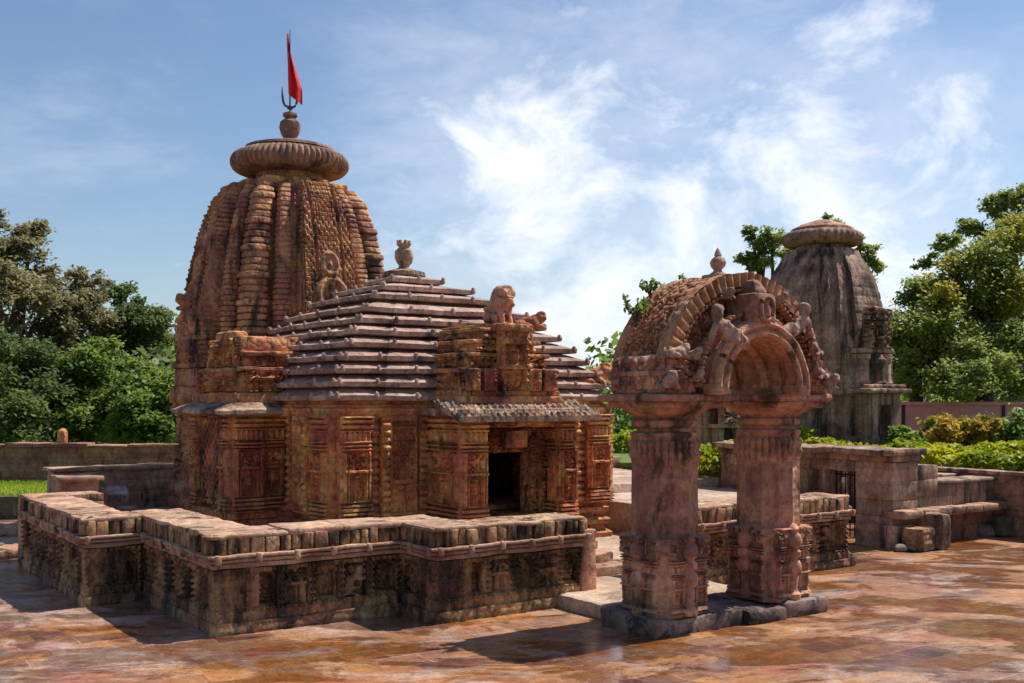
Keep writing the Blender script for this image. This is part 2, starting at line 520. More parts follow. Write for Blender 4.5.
# ------------------------------------------------------------------ mesh builder (coordinates: u, s, z of the precinct, or world)
class MB:
    def __init__(self):
        self.V, self.F, self.n = [], [], 0

    def add(self, v, f):
        v = np.asarray(v, dtype=float).reshape(-1, 3)
        self.V.append(v)
        o = self.n
        self.F.extend([tuple(i + o for i in q) for q in f])
        self.n += len(v)
        return self

    def grid(self, P, closed_u=False, flip=False):
        """P[nu, nv, 3] -> quads"""
        nu, nv = P.shape[:2]
        idx = np.arange(nu * nv).reshape(nu, nv)
        if closed_u:
            idx = np.vstack([idx, idx[:1]])
        a, b, c, d = idx[:-1, :-1], idx[1:, :-1], idx[1:, 1:], idx[:-1, 1:]
        q = np.stack([a, b, c, d] if not flip else [a, d, c, b], -1).reshape(-1, 4)
        return self.add(P.reshape(-1, 3), q.tolist())

    def rbox(self, c0, c1, r=.015, res=.14, rot=0.0, taper=1.0):
        """box with rounded, gridded faces"""
        c0, c1 = np.array(c0, float), np.array(c1, float)
        c0, c1 = np.minimum(c0, c1), np.maximum(c0, c1)
        r = min(r, .45 * float((c1 - c0).min()))
        mid = (c0 + c1) / 2
        ax = []
        for d in range(3):
            L = c1[d] - c0[d] - 2 * r
            k = int(min(60, max(1, round(L / res))))
            ax.append(np.concatenate([[c0[d]], np.linspace(c0[d] + r, c1[d] - r, k + 1), [c1[d]]]))
        ca, sa = math.cos(rot), math.sin(rot)
        for d in range(3):
            e, g = (d + 1) % 3, (d + 2) % 3
            E, G = np.meshgrid(ax[e], ax[g], indexing='ij')
            for side in (0, 1):
                P = np.empty(E.shape + (3,))
                P[..., d] = (c1 if side else c0)[d]
                P[..., e], P[..., g] = E, G
                Q = np.clip(P, c0 + r, c1 - r)
                D = P - Q
                nrm = np.linalg.norm(D, axis=-1, keepdims=True)
                P = Q + D / np.maximum(nrm, 1e-9) * r
                if taper != 1.0:
                    t = (P[..., 2] - c0[2]) / (c1[2] - c0[2])
                    k = 1 + (taper - 1) * t
                    P[..., 0] = mid[0] + (P[..., 0] - mid[0]) * k
                    P[..., 1] = mid[1] + (P[..., 1] - mid[1]) * k
                if rot:
                    x, y = P[..., 0] - mid[0], P[..., 1] - mid[1]
                    P[..., 0], P[..., 1] = mid[0] + x * ca - y * sa, mid[1] + x * sa + y * ca
                self.grid(P, flip=(side == 0))
        return self

    def lathe(self, c, prof, n=32, rib=0, ribamp=0.0, square=0.0):
        """profile [(r, z)] round the vertical through c"""
        th = np.linspace(0, 2 * PI, n, endpoint=False)
        pr = np.array(prof, float)
        k = np.ones(n)
        if rib:
            k = 1 + ribamp * (np.abs(np.cos(th * rib / 2)) - .6)
        P = np.empty((n, len(pr), 3))
        P[..., 0] = c[0] + (np.cos(th) * k)[:, None] * pr[None, :, 0]
        P[..., 1] = c[1] + (np.sin(th) * k)[:, None] * pr[None, :, 0]
        P[..., 2] = c[2] + pr[None, :, 1]
        return self.grid(P, closed_u=True)

    def loft(self, polys, cap=True):
        """list of equal-length rings [(x, y, z)...] bottom to top"""
        P = np.array(polys, float)                     # [k, n, 3]
        P = np.transpose(P, (1, 0, 2))
        o = self.n
        self.grid(P, closed_u=True)
        if cap:
            n, k = P.shape[:2]
            self.F.append(tuple(o + i * k for i in range(n))[::-1])
            self.F.append(tuple(o + i * k + k - 1 for i in range(n)))
        return self

    def tube(self, pts, rad, n=8):
        pts = np.array(pts, float)
        rings = []
        for i, p in enumerate(pts):
            t = pts[min(i + 1, len(pts) - 1)] - pts[max(i - 1, 0)]
            t = t / (np.linalg.norm(t) + 1e-9)
            a = np.cross(t, (0, 0, 1) if abs(t[2]) < .9 else (1, 0, 0))
            a /= np.linalg.norm(a)
            b = np.cross(t, a)
            r = rad[i] if hasattr(rad, '__len__') else rad
            th = np.linspace(0, 2 * PI, n, endpoint=False)
            rings.append(p + r * (np.cos(th)[:, None] * a + np.sin(th)[:, None] * b))
        return self.loft(rings)

    def relief(self, o, ex, en, w, h, depth, fn=None, res=.035, edge=.012):
        """carved slab: back face on the plane through o, front displaced by fn(x, z)"""
        o, ex, en = np.array(o, float), np.array(ex, float), np.array(en, float)
        nx, nzv = max(3, int(w / res)), max(3, int(h / res))
        x, z = np.linspace(0, w, nx + 1), np.linspace(0, h, nzv + 1)
        X, Z = np.meshgrid(x, z, indexing='ij')
        D = np.full_like(X, depth)
        if fn is not None:
            D = D + fn(X, Z)
        D = np.maximum(D, .004)
        bd = np.zeros_like(X, bool)
        bd[0, :] = bd[-1, :] = bd[:, 0] = bd[:, -1] = True
        D[bd] = np.maximum(D[bd] - edge, .003)
        P = o + X[..., None] * ex + Z[..., None] * np.array((0, 0, 1.0)) + D[..., None] * en
        B = P - D[..., None] * en
        right = np.dot(np.cross(ex, (0, 0, 1.0)), en) > 0
        self.grid(P, flip=not right)
        ring = [(i, 0) for i in range(nx + 1)] + [(nx, j) for j in range(1, nzv + 1)] + \
               [(i, nzv) for i in range(nx - 1, -1, -1)] + [(0, j) for j in range(nzv - 1, 0, -1)]
        rp = np.array([[B[i, j], P[i, j]] for i, j in ring])
        self.grid(rp, closed_u=True, flip=right)
        return self

    def build(self, name, mat, parent=None, base=(0, 0, 0), rough=0.0, rscale=3.5, smooth=40, kind=None, xf=None):
        V = np.concatenate(self.V) if self.V else np.zeros((0, 3))
        if rough:
            V = roughen(V, rough, rscale)
        V = V - np.array(base, float)
        me = bpy.data.meshes.new(name)
        me.from_pydata(V.tolist(), [], self.F)
        me.update()
        if smooth:
            me.polygons.foreach_set('use_smooth', np.ones(len(me.polygons), bool))
            me.set_sharp_from_angle(angle=R(smooth))
        me.materials.append(M[mat] if isinstance(mat, str) else mat)
        o = bpy.data.objects.new(name, me)
        col.objects.link(o)
        if parent:
            o.parent = parent
        if kind:
            o['kind'] = kind
        return o


def thing(name, label, cat, base, rot=ANG, group=None, world_xy=False):
    """Empty at the base (u, s, z); children are built with base=(u, s, z)"""
    o = bpy.data.objects.new(name, None)
    col.objects.link(o)
    o.empty_display_size = .3
    o.location = base if world_xy else W(*base)
    o.rotation_euler = (0, 0, rot)
    o['label'], o['category'] = label, cat
    if group:
        o['group'] = group
    return o


def tag(o, label, cat, group=None):
    o['label'], o['category'] = label, cat
    if group:
        o['group'] = group
    return o


def place(o, base, rot=ANG, world_xy=False):
    o.location = base if world_xy else W(*base)
    o.rotation_euler = (0, 0, rot)
    return o


def part_copy(o, loc=(0, 0, 0), rotz=0.0, parent=None):
    c = o.copy()
    col.objects.link(c)
    c.parent = parent or o.parent
    c.location = loc
    c.rotation_euler = (0, 0, rotz)
    return c


# ------------------------------------------------------------------ carving patterns: displacement in metres
def f_scroll(k=9, amp=.02, seed=0.0, rings=3.0):
    def fn(x, z):
        a = n2(x, z, k, seed) * rings + n2(x, z, k * .4, seed + 3)
        r = .5 + .5 * np.sin(a * 2 * PI)
        r = np.clip(r * 2.6 - .8, 0, 1)
        return amp * 1.25 * (r * r * (3 - 2 * r) - .65)
    return fn


def f_bands(period, amp, power=1.0, phase=0.0):
    def fn(x, z):
        return amp * (np.abs(np.cos(PI * z / period + phase)) ** power - .5)
    return fn


def f_lattice(p=.13, amp=.05):
    def fn(x, z):
        a = np.abs(((x + z) / p) % 1 - .5) * 2
        b = np.abs(((x - z) / p) % 1 - .5) * 2
        return -amp * np.clip((np.minimum(a, b) - .35) * 4, 0, 1)
    return fn


def f_scales(w=.17, h=.12, amp=.035):
    """interlaced horseshoe arches in staggered rows"""
    def fn(x, z):
        row = np.floor(z / h)
        xx = ((x / w + .5 * (row % 2)) % 1) - .5
        zz = z / h - row
        r = np.sqrt((xx * 1.9) ** 2 + (zz - .15) ** 2)
        ring = np.exp(-((r - .68) / .16) ** 2)
        core = np.exp(-(r / .22) ** 2)
        return amp * (ring * .9 + core * .6 - .45)
    return fn


def f_figure(cx, z0, hh, amp=.05, seed=0.0):
    """standing figure in a small niche"""
    sw = .06 * math.sin(seed * 7.3)
    blobs = [(0, .90, .085, .10, 1.1), (0, .74, .16, .06, .9), (sw * .5, .60, .11, .14, 1.0), (sw, .42, .15, .09, 1.0), (sw - .07, .22, .07, .2, .8), (sw + .08, .22, .07, .2, .8),
             (-.2, .6, .05, .13, .6), (.2, .58, .05, .14, .6)]

    def fn(x, z):
        d = np.zeros_like(x)
        for bx, bz, wx, wz, a in blobs:
            d = np.maximum(d, a * np.exp(-((x - cx - bx * hh) / (wx * hh)) ** 2 - ((z - z0 - bz * hh) / (wz * hh)) ** 2))
        return amp * d
    return fn


def f_pilaster(w, h, seed=0.0, amp=.05, fig=True):
    sc_ = f_scroll(13, amp, seed)
    fh = min(.25 * h, w * 1.1)
    fg = f_figure(w / 2, h * .185, fh, .12, seed)
    nfl = max(3, int(w / .085))

    def notch(t, n, wd):
        return np.abs((t * n) % 1 - .5) < wd

    def fn(x, z):
        t = z / h
        c = np.abs(x - w / 2) / w
        d = np.full_like(x, .0)
        d = np.where(t < .165, .055 - .09 * notch(t, 24, .16) - .05 * t / .165, d)
        nic = (t >= .17) & (t < .45)
        d = np.where(nic, np.where(c < .27, -.09 + fg(x, z), .025), d)
        d = np.where((t >= .45) & (t < .475), .06, d)
        d = np.where((t >= .475) & (t < .65), np.where(c < .30, sc_(x, z) - .01, .03), d)
        d = np.where((t >= .65) & (t < .755), .05 - .10 * notch(t, 28, .2), d)
        flute = .05 * np.abs(np.sin(PI * nfl * x / w)) ** .7 - .03
        d = np.where((t >= .755) & (t < .845), np.where((z / h - .755) < .075 + .015 * np.abs(np.sin(PI * nfl * x / w)), flute, -.06), d)
        d = np.where(t >= .845, .0 + .45 * (t - .845) - .085 * notch(t, 20, .17), d)
        d = np.where((c > .315) & (c < .35) & (t > .17) & (t < .65), -.07, d)
        d = np.where((c > .42) & (t > .165) & (t < .845), d * .4 - .045, d)
        return d + .010 * (n2(x, z, 30, seed) - .5)
    return fn


def f_turned(h, seed=0.0):
    """a stack of rings and small pots"""
    def fn(x, z):
        d = .085 * (np.abs(np.sin(z / .12 * PI + seed)) ** .7 - .6)
        d = d + .03 * (np.abs(np.sin(z / .34 * PI + seed)) - .5)
        return d + .008 * (n2(x, z, 25, seed) - .5)
    return fn


def f_sum(*fs):
    def fn(x, z):
        return sum(f(x, z) for f in fs)
    return fn


UX, UY = np.array((1.0, 0, 0)), np.array((0, 1.0, 0))


# ------------------------------------------------------------------ plans
def ratha(steps):
    """one side facing -y as [(half width t, distance d)] from the middle out; returns a closed CCW plan of a square temple"""
    side = []
    t_prev = None
    for t, d in steps:
        if t_prev is not None:
            side.append((t_prev, -d))
        side.append((t, -d))
        t_prev = t
    left = [(-x, y) for x, y in side[::-1]]
    one = left + side                              # from left corner to right corner along the front
    out = []
    for k in range(4):
        c, s_ = math.cos(k * PI / 2), math.sin(k * PI / 2)
        pts = [(x * c - y * s_, x * s_ + y * c) for x, y in one]
        if out and np.hypot(out[-1][0] - pts[0][0], out[-1][1] - pts[0][1]) < 1e-6:
            pts = pts[1:]
        out += pts
    if np.hypot(out[0][0] - out[-1][0], out[0][1] - out[-1][1]) < 1e-6:
        out = out[:-1]
    return np.array(out)


def dense(poly, res):
    out = []
    for i, p in enumerate(poly):
        q = poly[(i + 1) % len(poly)]
        L = float(np.hypot(*(q - p)))
        k = max(1, int(round(L / res)))
        for j in range(k):
            out.append(p + (q - p) * j / k)
    return np.array(out)


def ring(poly, c, z, scale=1.0, grow=0.0):
    P = np.empty((len(poly), 3))
    r = np.abs(poly)
    P[:, 0] = c[0] + poly[:, 0] * scale + np.sign(poly[:, 0]) * grow * (r[:, 0] >= r[:, 1] - 1e-6)
    P[:, 1] = c[1] + poly[:, 1] * scale + np.sign(poly[:, 1]) * grow * (r[:, 1] >= r[:, 0] - 1e-6)
    P[:, 2] = z
    return P


# ------------------------------------------------------------------ statues grown over a skeleton
def skin_mesh(name, verts, edges, radii, level=2):
    me = bpy.data.meshes.new(name)
    me.from_pydata(verts, edges, [])
    ob = bpy.data.objects.new(name, me)
    col.objects.link(ob)
    md = ob.modifiers.new('skin', 'SKIN')
    md.use_smooth_shade = True
    for v, r in zip(me.skin_vertices[0].data, radii):
        v.radius = (r, r) if not hasattr(r, '__len__') else r
        v.use_root = False
    me.skin_vertices[0].data[0].use_root = True
    ss = ob.modifiers.new('sub', 'SUBSURF')
    ss.levels = ss.render_levels = level
    dg = bpy.context.evaluated_depsgraph_get()
    new = bpy.data.meshes.new_from_object(ob.evaluated_get(dg))
    bpy.data.objects.remove(ob)
    bpy.data.meshes.remove(me)
    new.name = name
    return new


def statue(name, data, mat, parent, loc, rot=0.0, scale=1.0):
    o = bpy.data.objects.new(name, data)
    col.objects.link(o)
    if not data.get('worn'):
        V = np.array([v.co for v in data.vertices])
        data.vertices.foreach_set('co', roughen(V, .03, 7).ravel())
        data['worn'] = 1
    if not data.materials:
        data.materials.append(M[mat])
    for p in data.polygons:
        p.use_smooth = True
    o.parent = parent
    o.location = loc
    o.rotation_euler = (0, 0, rot)
    o.scale = (scale,) * 3
    return o


def seated_lion():
    # faces -y, sits on z = 0, about 1 high
    v = [(0, .22, .2), (0, .10, .42), (0, -.05, .6), (0, -.12, .84), (0, -.32, .84), (0, -.10, 1.04),
         (-.17, -.12, .45), (-.17, -.2, .2), (-.17, -.22, .05), (-.17, -.34, .04),
         (.17, -.12, .45), (.17, -.2, .2), (.17, -.22, .05), (.17, -.34, .04),
         (-.22, .16, .2), (-.25, -.06, .26), (-.25, -.04, .06), (-.25, -.2, .04),
         (.22, .16, .2), (.25, -.06, .26), (.25, -.04, .06), (.25, -.2, .04),
         (0, .4, .1), (.1, .48, .3), (0, .46, .5)]
    e = [(0, 1), (1, 2), (2, 3), (3, 4), (3, 5), (2, 6), (6, 7), (7, 8), (8, 9), (2, 10), (10, 11), (11, 12), (12, 13),
         (0, 14), (14, 15), (15, 16), (16, 17), (0, 18), (18, 19), (19, 20), (20, 21), (0, 22), (22, 23), (23, 24)]
    r = [.22, .24, .30, .33, .17, .2, .1, .075, .065, .06, .1, .075, .065, .06, .14, .12, .07, .06, .14, .12, .07, .06, .05, .04, .06]
    return skin_mesh('seated_lion', v, e, r)


def crouching_lion():
    # lies along -y (head at -y), on z = 0, about 1 long
    v = [(0, .35, .2), (0, .1, .24), (0, -.15, .28), (0, -.32, .42), (0, -.48, .42), (0, -.33, .55),
         (-.16, -.15, .15), (-.17, -.38, .06), (.16, -.15, .15), (.17, -.38, .06),
         (-.2, .3, .15), (-.22, .08, .12), (-.22, .0, .05), (.2, .3, .15), (.22, .08, .12), (.22, 0, .05), (0, .5, .25), (.06, .5, .42)]
    e = [(0, 1), (1, 2), (2, 3), (3, 4), (3, 5), (2, 6), (6, 7), (2, 8), (8, 9), (0, 10), (10, 11), (11, 12), (0, 13), (13, 14), (14, 15), (0, 16), (16, 17)]
    r = [.18, .17, .2, .17, .1, .1, .09, .06, .09, .06, .13, .1, .06, .13, .1, .06, .05, .05]
    return skin_mesh('crouching_lion', v, e, r)


def reclining_lady():
    # leans along +x with feet at +x, head at -x; flat back at y = 0, looks to -y; about 1 long
    v = [(0, -.06, .18), (-.12, -.07, .28), (-.22, -.08, .42), (-.27, -.09, .55), (-.28, -.1, .68),
         (.2, -.14, .26), (.42, -.08, .12), (.52, -.1, .1), (.16, -.04, .12), (.4, -.02, .05), (.5, -.06, .03),
         (-.36, -.1, .42), (-.44, -.1, .26), (-.46, -.12, .1), (-.1, -.12, .46), (.02, -.16, .34), (.12, -.18, .3), (-.28, -.1, .80)]
    e = [(4, 17), (0, 1), (1, 2), (2, 3), (3, 4), (0, 5), (5, 6), (6, 7), (0, 8), (8, 9), (9, 10), (2, 11), (11, 12), (12, 13), (2, 14), (14, 15), (15, 16)]
    r = [.15, .11, .15, .07, .15, .11, .08, .06, .11, .08, .06, .075, .06, .05, .075, .06, .05, .10]
    return skin_mesh('reclining_lady', v, e, r)


D_lion, D_crouch, D_lady = seated_lion(), crouching_lion(), reclining_lady()


# ================================================================== GROUND
def sheet(name, x0, y0, x1, y1, z, mat, kind='structure'):
    m = MB()
    m.add([(x0, y0, z), (x1, y0, z), (x1, y1, z), (x0, y1, z)], [(0, 1, 2, 3)])
    return m.build(name, mat, kind=kind, smooth=0)


sheet('ground', -1500, -600, 1500, 2400, -.03, 'earth')


def paving():
    m = MB()
    xs, ys = np.linspace(-34, 34, 230), np.linspace(-6, 27.5, 150)
    X, Y = np.meshgrid(xs, ys, indexing='ij')
    P = np.stack([X, Y, np.zeros_like(X)], -1)
    P[..., 2] = .02 * (vnoise(np.stack([X * .5, Y * .5, X * 0], -1)) - .5) - .004
    m.grid(P)
    return m.build('pavement', 'paving', kind='structure')


paving()


def terrain_block(name, poly, z0, z1, mat):
    m = MB()
    P = np.array(poly)
    lo = np.column_stack([P, np.full(len(P), z0)])
    hi = np.column_stack([P, np.full(len(P), z1)])
    m.loft([lo, hi])
    return m.build(name, mat, kind='structure', smooth=0)


def uv_poly(pts):
    return [W(u, s)[:2] for u, s in pts]


terrain_block('garden_terrain', uv_poly([(11.32, -60), (140, -60), (140, 160), (3.4, 160), (3.4, 11.5), (7.9, 11.5), (7.9, 6.6), (11.32, 6.6)]), -.6, 1.2, 'lawn')
terrain_block('lawn_terrain', [(-160, 25.3), (-10.9, 25.3), (-9.6, 28.3), (8, 40), (-20, 160), (-200, 160)], -.6, .5, 'lawn')

# ================================================================== THE LARGE TEMPLE
TB = (0.0, 8.25, 0.0)
temple = thing('stone_temple', 'large red sandstone temple with a tall curved tower and a low stepped pyramid hall', 'temple', TB)


def tb(mb, name, mat, parent=None, rough=.006, **k):
    return mb.build(name, mat, parent or temple, TB, rough=rough, **k)


# ---- hall (jagamohana): walls
HC, HH = (0.0, 8.25), 2.68
m = MB()
fs = HC[1] - HH                                   # front plane of the wall
m.rbox((-HH, fs, .3), (-.62, fs + .5, 2.62), .02, .3)
m.rbox((1.02, fs, .3), (HH, fs + .5, 2.62), .02, .3)
m.rbox((-.7, fs + .003, 1.97), (1.1, fs + .5, 2.62), .02, .3)
m.rbox((-HH, fs + .45, .3), (-HH + .5, HC[1] + HH, 2.617), .02, .3)
m.rbox((HH - .5, fs + .45, .3), (HH, HC[1] + HH, 2.617), .02, .3)
m.rbox((-HH + .4, HC[1] + HH - .5, .3), (HH - .4, HC[1] + HH - .003, 2.614), .02, .3)
hall = tb(m, 'hall_wall', 'temple')
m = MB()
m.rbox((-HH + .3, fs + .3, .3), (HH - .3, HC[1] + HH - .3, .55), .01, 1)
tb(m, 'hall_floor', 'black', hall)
# base mouldings and cornice
plan_h = dense(ratha([(1.25, 1.0 * HH), (2.05, .985 * HH), (.97 * HH, .97 * HH)]), .22)
prof = [(.26, .16), (.36, .17), (.40, .12), (.44, .05), (.50, .05), (.53, .13), (.60, .15), (.64, .12), (.66, .04), (.72, .05), (.75, .11), (.83, .12), (.86, .05), (.90, .04), (.93, .09), (1.0, .09), (1.02, .02)]
m = MB()
m.loft([ring(plan_h, HC, z, 1, g + .06) for z, g in prof])
tb(m, 'base_moulding', 'temple', hall, rough=.01)
m = MB()
prof = [(2.5, .06), (2.53, .15), (2.66, .17), (2.69, .10), (2.72, .10), (2.74, .05), (2.80, .05), (2.83, .12)]
m.loft([ring(plan_h, HC, z, 1, g + .05) for z, g in prof])
tb(m, 'cornice', 'temple_red', hall, rough=.008)


# ---- hall pilasters: one side described from the porch edge to the corner
def hall_side(org, ex, en, flip, seed):
    """org: point on the wall plane at the middle of the side; ex along the wall; en outward"""
    spec = [(1.16, .14, 'turned', .15), (1.34, .50, 'lattice', .12), (1.87, .13, 'turned', .17), (2.03, .13, 'dark', .08), (2.19, .53, 'corner', .20)]
    z0, z1 = .95, 2.54
    h = z1 - z0
    for k, (t0, w, kind, dep) in enumerate(spec):
        sd = seed + k * 1.37
        m = MB()
        a = t0 if not flip else -t0 - w
        o = np.array((*org, z0)) + a * ex
        if kind == 'turned':
            fn, mt, nm = f_turned(h, sd), 'temple_red', 'colonnette'
        elif kind == 'lattice':
            def fn(x, z, w=w, sd=sd):
                lt = f_scales(.14, .12, .075)(x, z) - .02
                fg = f_figure(w / 2, .05, .42, .07, sd)(x, z) - .05
                d = np.where(z > .56, lt, fg)
                d = np.where((np.abs(z - .53) < .035) | (z > h - .08) | (z < .04), .03, d)
                d = np.where((x < .035) | (x > w - .035), .015, d)
                return d
            mt, nm = 'temple_red', 'carved_panel'
        elif kind == 'dark':
            fn, mt, nm = f_turned(h, sd + 2), 'temple', 'colonnette'
        else:
            fn, mt, nm = f_pilaster(w, h, sd), 'temple_red', 'pilaster'
        m.relief(o, ex, en, w, h, dep + .05, fn, .014)
        tb(m, nm, mt, hall, rough=.003)


X_, Y_ = np.array((1.0, 0, 0)), np.array((0, 1.0, 0))
for i, (org, ex, en) in enumerate([((0, fs), X_, -Y_), ((-HH, HC[1]), -Y_, -X_), ((HH, HC[1]), Y_, X_)]):
    for fl in (0, 1):
        hall_side(org, ex, en, fl, 3.1 * i + 1.7 * fl)

# ---- hall roof: eleven slabs, each a part
TZ = [2.88, 3.10, 3.32, 3.53, 3.75, 3.97, 4.18, 4.40, 4.67, 4.88, 5.08]
THh = [2.98, 2.89, 2.78, 2.64, 2.46, 2.26, 2.04, 1.79, 1.42, 1.02, .58]
for i, (z, h) in enumerate(zip(TZ, THh)):
    hn = THh[i + 1] if i + 1 < len(TZ) else .30
    zn = TZ[i + 1] if i + 1 < len(TZ) else 5.22
    poly = dense(ratha([(.34 * h, h), (.66 * h, .985 * h), (.955 * h, .955 * h)]), .16)
    inner = max(.2, hn - .20) / h
    f_ = .075 + .01 * (i % 2)
    m = MB()
    fz = .085
    top = z + (.105 if zn - z < .23 else .14)
    rings_ = [ring(poly, HC, z - fz - .02, max(.15, h - .24) / h), ring(poly, HC, z - fz - .006, max(.15, h - .03) / h), ring(poly, HC, z - fz, .998), ring(poly, HC, z - .012, 1.004), ring(poly, HC, z, .985),
              ring(poly, HC, top, max(.16, hn - .16) / h), ring(poly, HC, top + .004, max(.15, hn - .24) / h), ring(poly, HC, zn - .07, max(.14, hn - .26) / h)]
    m.loft(rings_)
    # small horseshoe knobs along the fascia
    for k in range(4):
        c, s_ = math.cos(k * PI / 2), math.sin(k * PI / 2)
        nk = max(1, int(round(h / .75)))
        for j in range(-nk, nk + 1):
            t = j / max(nk, 1) * .93 * h
            d = h if abs(t) < .34 * h else (.985 * h if abs(t) < .66 * h else .955 * h)
            x, y = t * c + d * s_, t * s_ - d * c
            w_ = .042
            m.rbox((HC[0] + x - w_, HC[1] + y - w_, z - fz + .01), (HC[0] + x + w_, HC[1] + y + w_, z + .05), .035, .06, k * PI / 2, .7)
    tb(m, 'roof_slab', 'roof', temple, rough=.011, rscale=2.2, smooth=18)
m = MB()
m.lathe((0, 8.25, 5.0), [(0, .1), (.34, .1), (.42, .16), (.40, .24), (.2, .29), (.11, .33), (.10, .37), (.15, .43), (.175, .53), (.165, .65), (.10, .72), (.12, .75), (.15, .79), (.0, .81)], 24)
for k in range(7):
    a = k * 2 * PI / 7
    m.rbox((.11 * math.cos(a) - .03, 8.25 + .11 * math.sin(a) - .03, 5.75), (.11 * math.cos(a) + .03, 8.25 + .11 * math.sin(a) + .03, 5.86), .02, .05)
tb(m, 'roof_finial', 'grey', temple, rough=.01, rscale=8)


# ---- eave with rows of carved scales (for the two porches)
def eave(mb, u0, u1, s_wall, s_edge, z_wall, z_edge, thick=.10):
    nx, ny = int((u1 - u0) / .025), 22
    xs, t = np.linspace(u0, u1, nx), np.linspace(0, 1, ny)
    X, T = np.meshgrid(xs, t, indexing='ij')
    Sv = s_wall + (s_edge - s_wall) * T
    Z = z_wall + (z_edge - z_wall) * T - .06 * T ** 2
    d = f_scales(.13, .15, .06)((X - u0), (1 - T) * abs(s_edge - s_wall) * 1.0)
    top = np.stack([X, Sv, Z + d], -1)
    bot = np.stack([X, Sv, Z - thick], -1)
    sgn = s_edge < s_wall
    mb.grid(top, flip=sgn)
    mb.grid(bot, flip=not sgn)
    edge = np.stack([top[:, -1], bot[:, -1]], 1)
    mb.grid(edge, flip=sgn)
    for k in (0, -1):
        mb.grid(np.stack([top[k], bot[k]], 1), flip=(k == 0) != sgn)


def swap_us(o, center):
    pass


# ---- door porch
PF = 4.32
m = MB()
m.rbox((-1.30, PF - .12, .3), (1.26, fs - .02, .62), .03, .2)
m.rbox((-1.24, PF - .06, .62), (1.20, fs - .023, .86), .03, .2)
door_porch = tb(m, 'door_porch', 'temple', temple, rough=.01)
for (a, b) in ((-1.15, -.66), (.76, 1.13)):
    m = MB()
    w_ = b - a
    h_ = 1.72
    m.rbox((a + .12, PF + .12, .84), (b - .10, fs, 2.56), .01, .3)
    m.relief((a, PF + .16, .84), X_, -Y_, w_, h_, .16, f_pilaster(w_, h_, a * 3), .013)
    m.relief((a + .16, fs, .84), -Y_, -X_, fs - PF - .06, h_, .16, f_pilaster(fs - PF - .06, h_, a * 5), .016)
    m.relief((b - .10, PF + .06, .84), Y_, X_, fs - PF - .06, h_, .10, f_pilaster(fs - PF - .06, h_, a * 4, .03), .03)
    tb(m, 'porch_pier', 'temple_red', door_porch, rough=.003)
# door surround, three receding bands
m = MB()
for k, (hw, top, sp) in enumerate(((.74, 2.34, 4.76), (.61, 2.20, 4.83), (.50, 2.06, 4.90))):
    for sg in (-1, 1):
        x0 = .05 + sg * hw - (.13 if sg > 0 else 0)
        m.relief((x0, sp + .09, .86), X_, -Y_, .13, top - .86, .09, f_scroll(16, .035, 2.0 + k), .014)
    m.relief((.05 - hw + .13, sp + .09, top - .13), X_, -Y_, 2 * hw - .26, .13, .09, f_scroll(16, .035, 5.0 + k), .014)
m.rbox((-.95, 4.93, .86), (-.47, fs + .02, 2.5), .01, .5)
m.rbox((.56, 4.93, .86), (1.05, 5.0, 2.5), .01, .5)
m.rbox((1.0, 4.95, .86), (1.1, fs + .02, 2.5), .01, .5)
m.rbox((-.5, 4.933, 1.95), (1.05, fs + .02, 2.55), .01, .5)
m.rbox((-.17, 4.56, 2.02), (.27, 4.75, 2.30), .03, .06)
m.rbox((-.42, 4.5, .5), (.52, fs + .6, .9), .01, .5)
tb(m, 'door_surround', 'temple', door_porch, rough=.003)
m = MB()
m.rbox((-1.12, PF + .1, 2.38), (1.10, fs - .05, 2.57), .01, .2)
m.relief((-1.12, PF + .12, 2.36), X_, -Y_, 2.2, .21, .03, f_scroll(10, .02, 9), .02)
tb(m, 'lintel', 'temple', door_porch)
m = MB()
eave(m, -1.42, 1.40, PF + .45, PF - .30, 2.80, 2.62)
m.rbox((-1.30, PF - .1, 2.55), (1.28, fs - .1, 2.66), .02, .2)
tb(m, 'eave', 'grey', door_porch, rough=.006)
# pediment over the door: stepped, carved block with a niche
m = MB()
steps_ = [(1.06, 4.56, 2.74, 2.86, 0), (1.0, 4.62, 2.86, 2.95, 0), (.92, 4.68, 2.95, 3.24, 1), (.99, 4.62, 3.24, 3.31, 0), (.78, 4.74, 3.31, 3.50, 1), (.84, 4.68, 3.50, 3.56, 0), (.62, 4.78, 3.56, 3.72, 1), (.68, 4.73, 3.72, 3.78, 0), (.48, 4.80, 3.78, 3.92, 1), (.53, 4.76, 3.92, 3.98, 0), (.38, 4.80, 3.98, 4.04, 0)]
for (hw, sp, z0, z1, carved) in steps_:
    back = 5.3 + (z0 - 2.7) * .75
    m.rbox((-hw - .02, sp + (.06 if carved else 0), z0 - .004), (hw - .02, back, z1 + .004), .02, .1)
    if carved:
        fz = f_sum(f_scroll(10, .08, z0 * 3), f_turned(z1 - z0, z0))
        m.relief((-hw, sp + .1, z0 + .01), X_, -Y_, 2 * hw - .04, z1 - z0 - .02, .11, fz, .015)
        m.relief((-hw + .06, back - .1, z0 + .01), -Y_, -X_, back - sp - .2, z1 - z0 - .02, .11, fz, .018)
ped = tb(m, 'pediment', 'temple', door_porch, rough=.008)
m = MB()
fg = f_figure(.26, .06, .8, .16, 1.0)
m.relief((-.27, 4.70, 2.96), X_, -Y_, .52, 1.0, .18, lambda x, z: np.where((np.abs(x - .26) < .19) & (z < .75), -.13 + fg(x, z), .02) + f_scroll(12, .03, 8)(x, z), .014)
m.rbox((-.36, 4.5, 3.3), (.34, 4.8, 3.38), .03, .05)
m.rbox((-.30, 4.42, 3.92), (.28, 4.9, 4.04), .03, .05)
tb(m, 'niche', 'temple', ped, rough=.006)
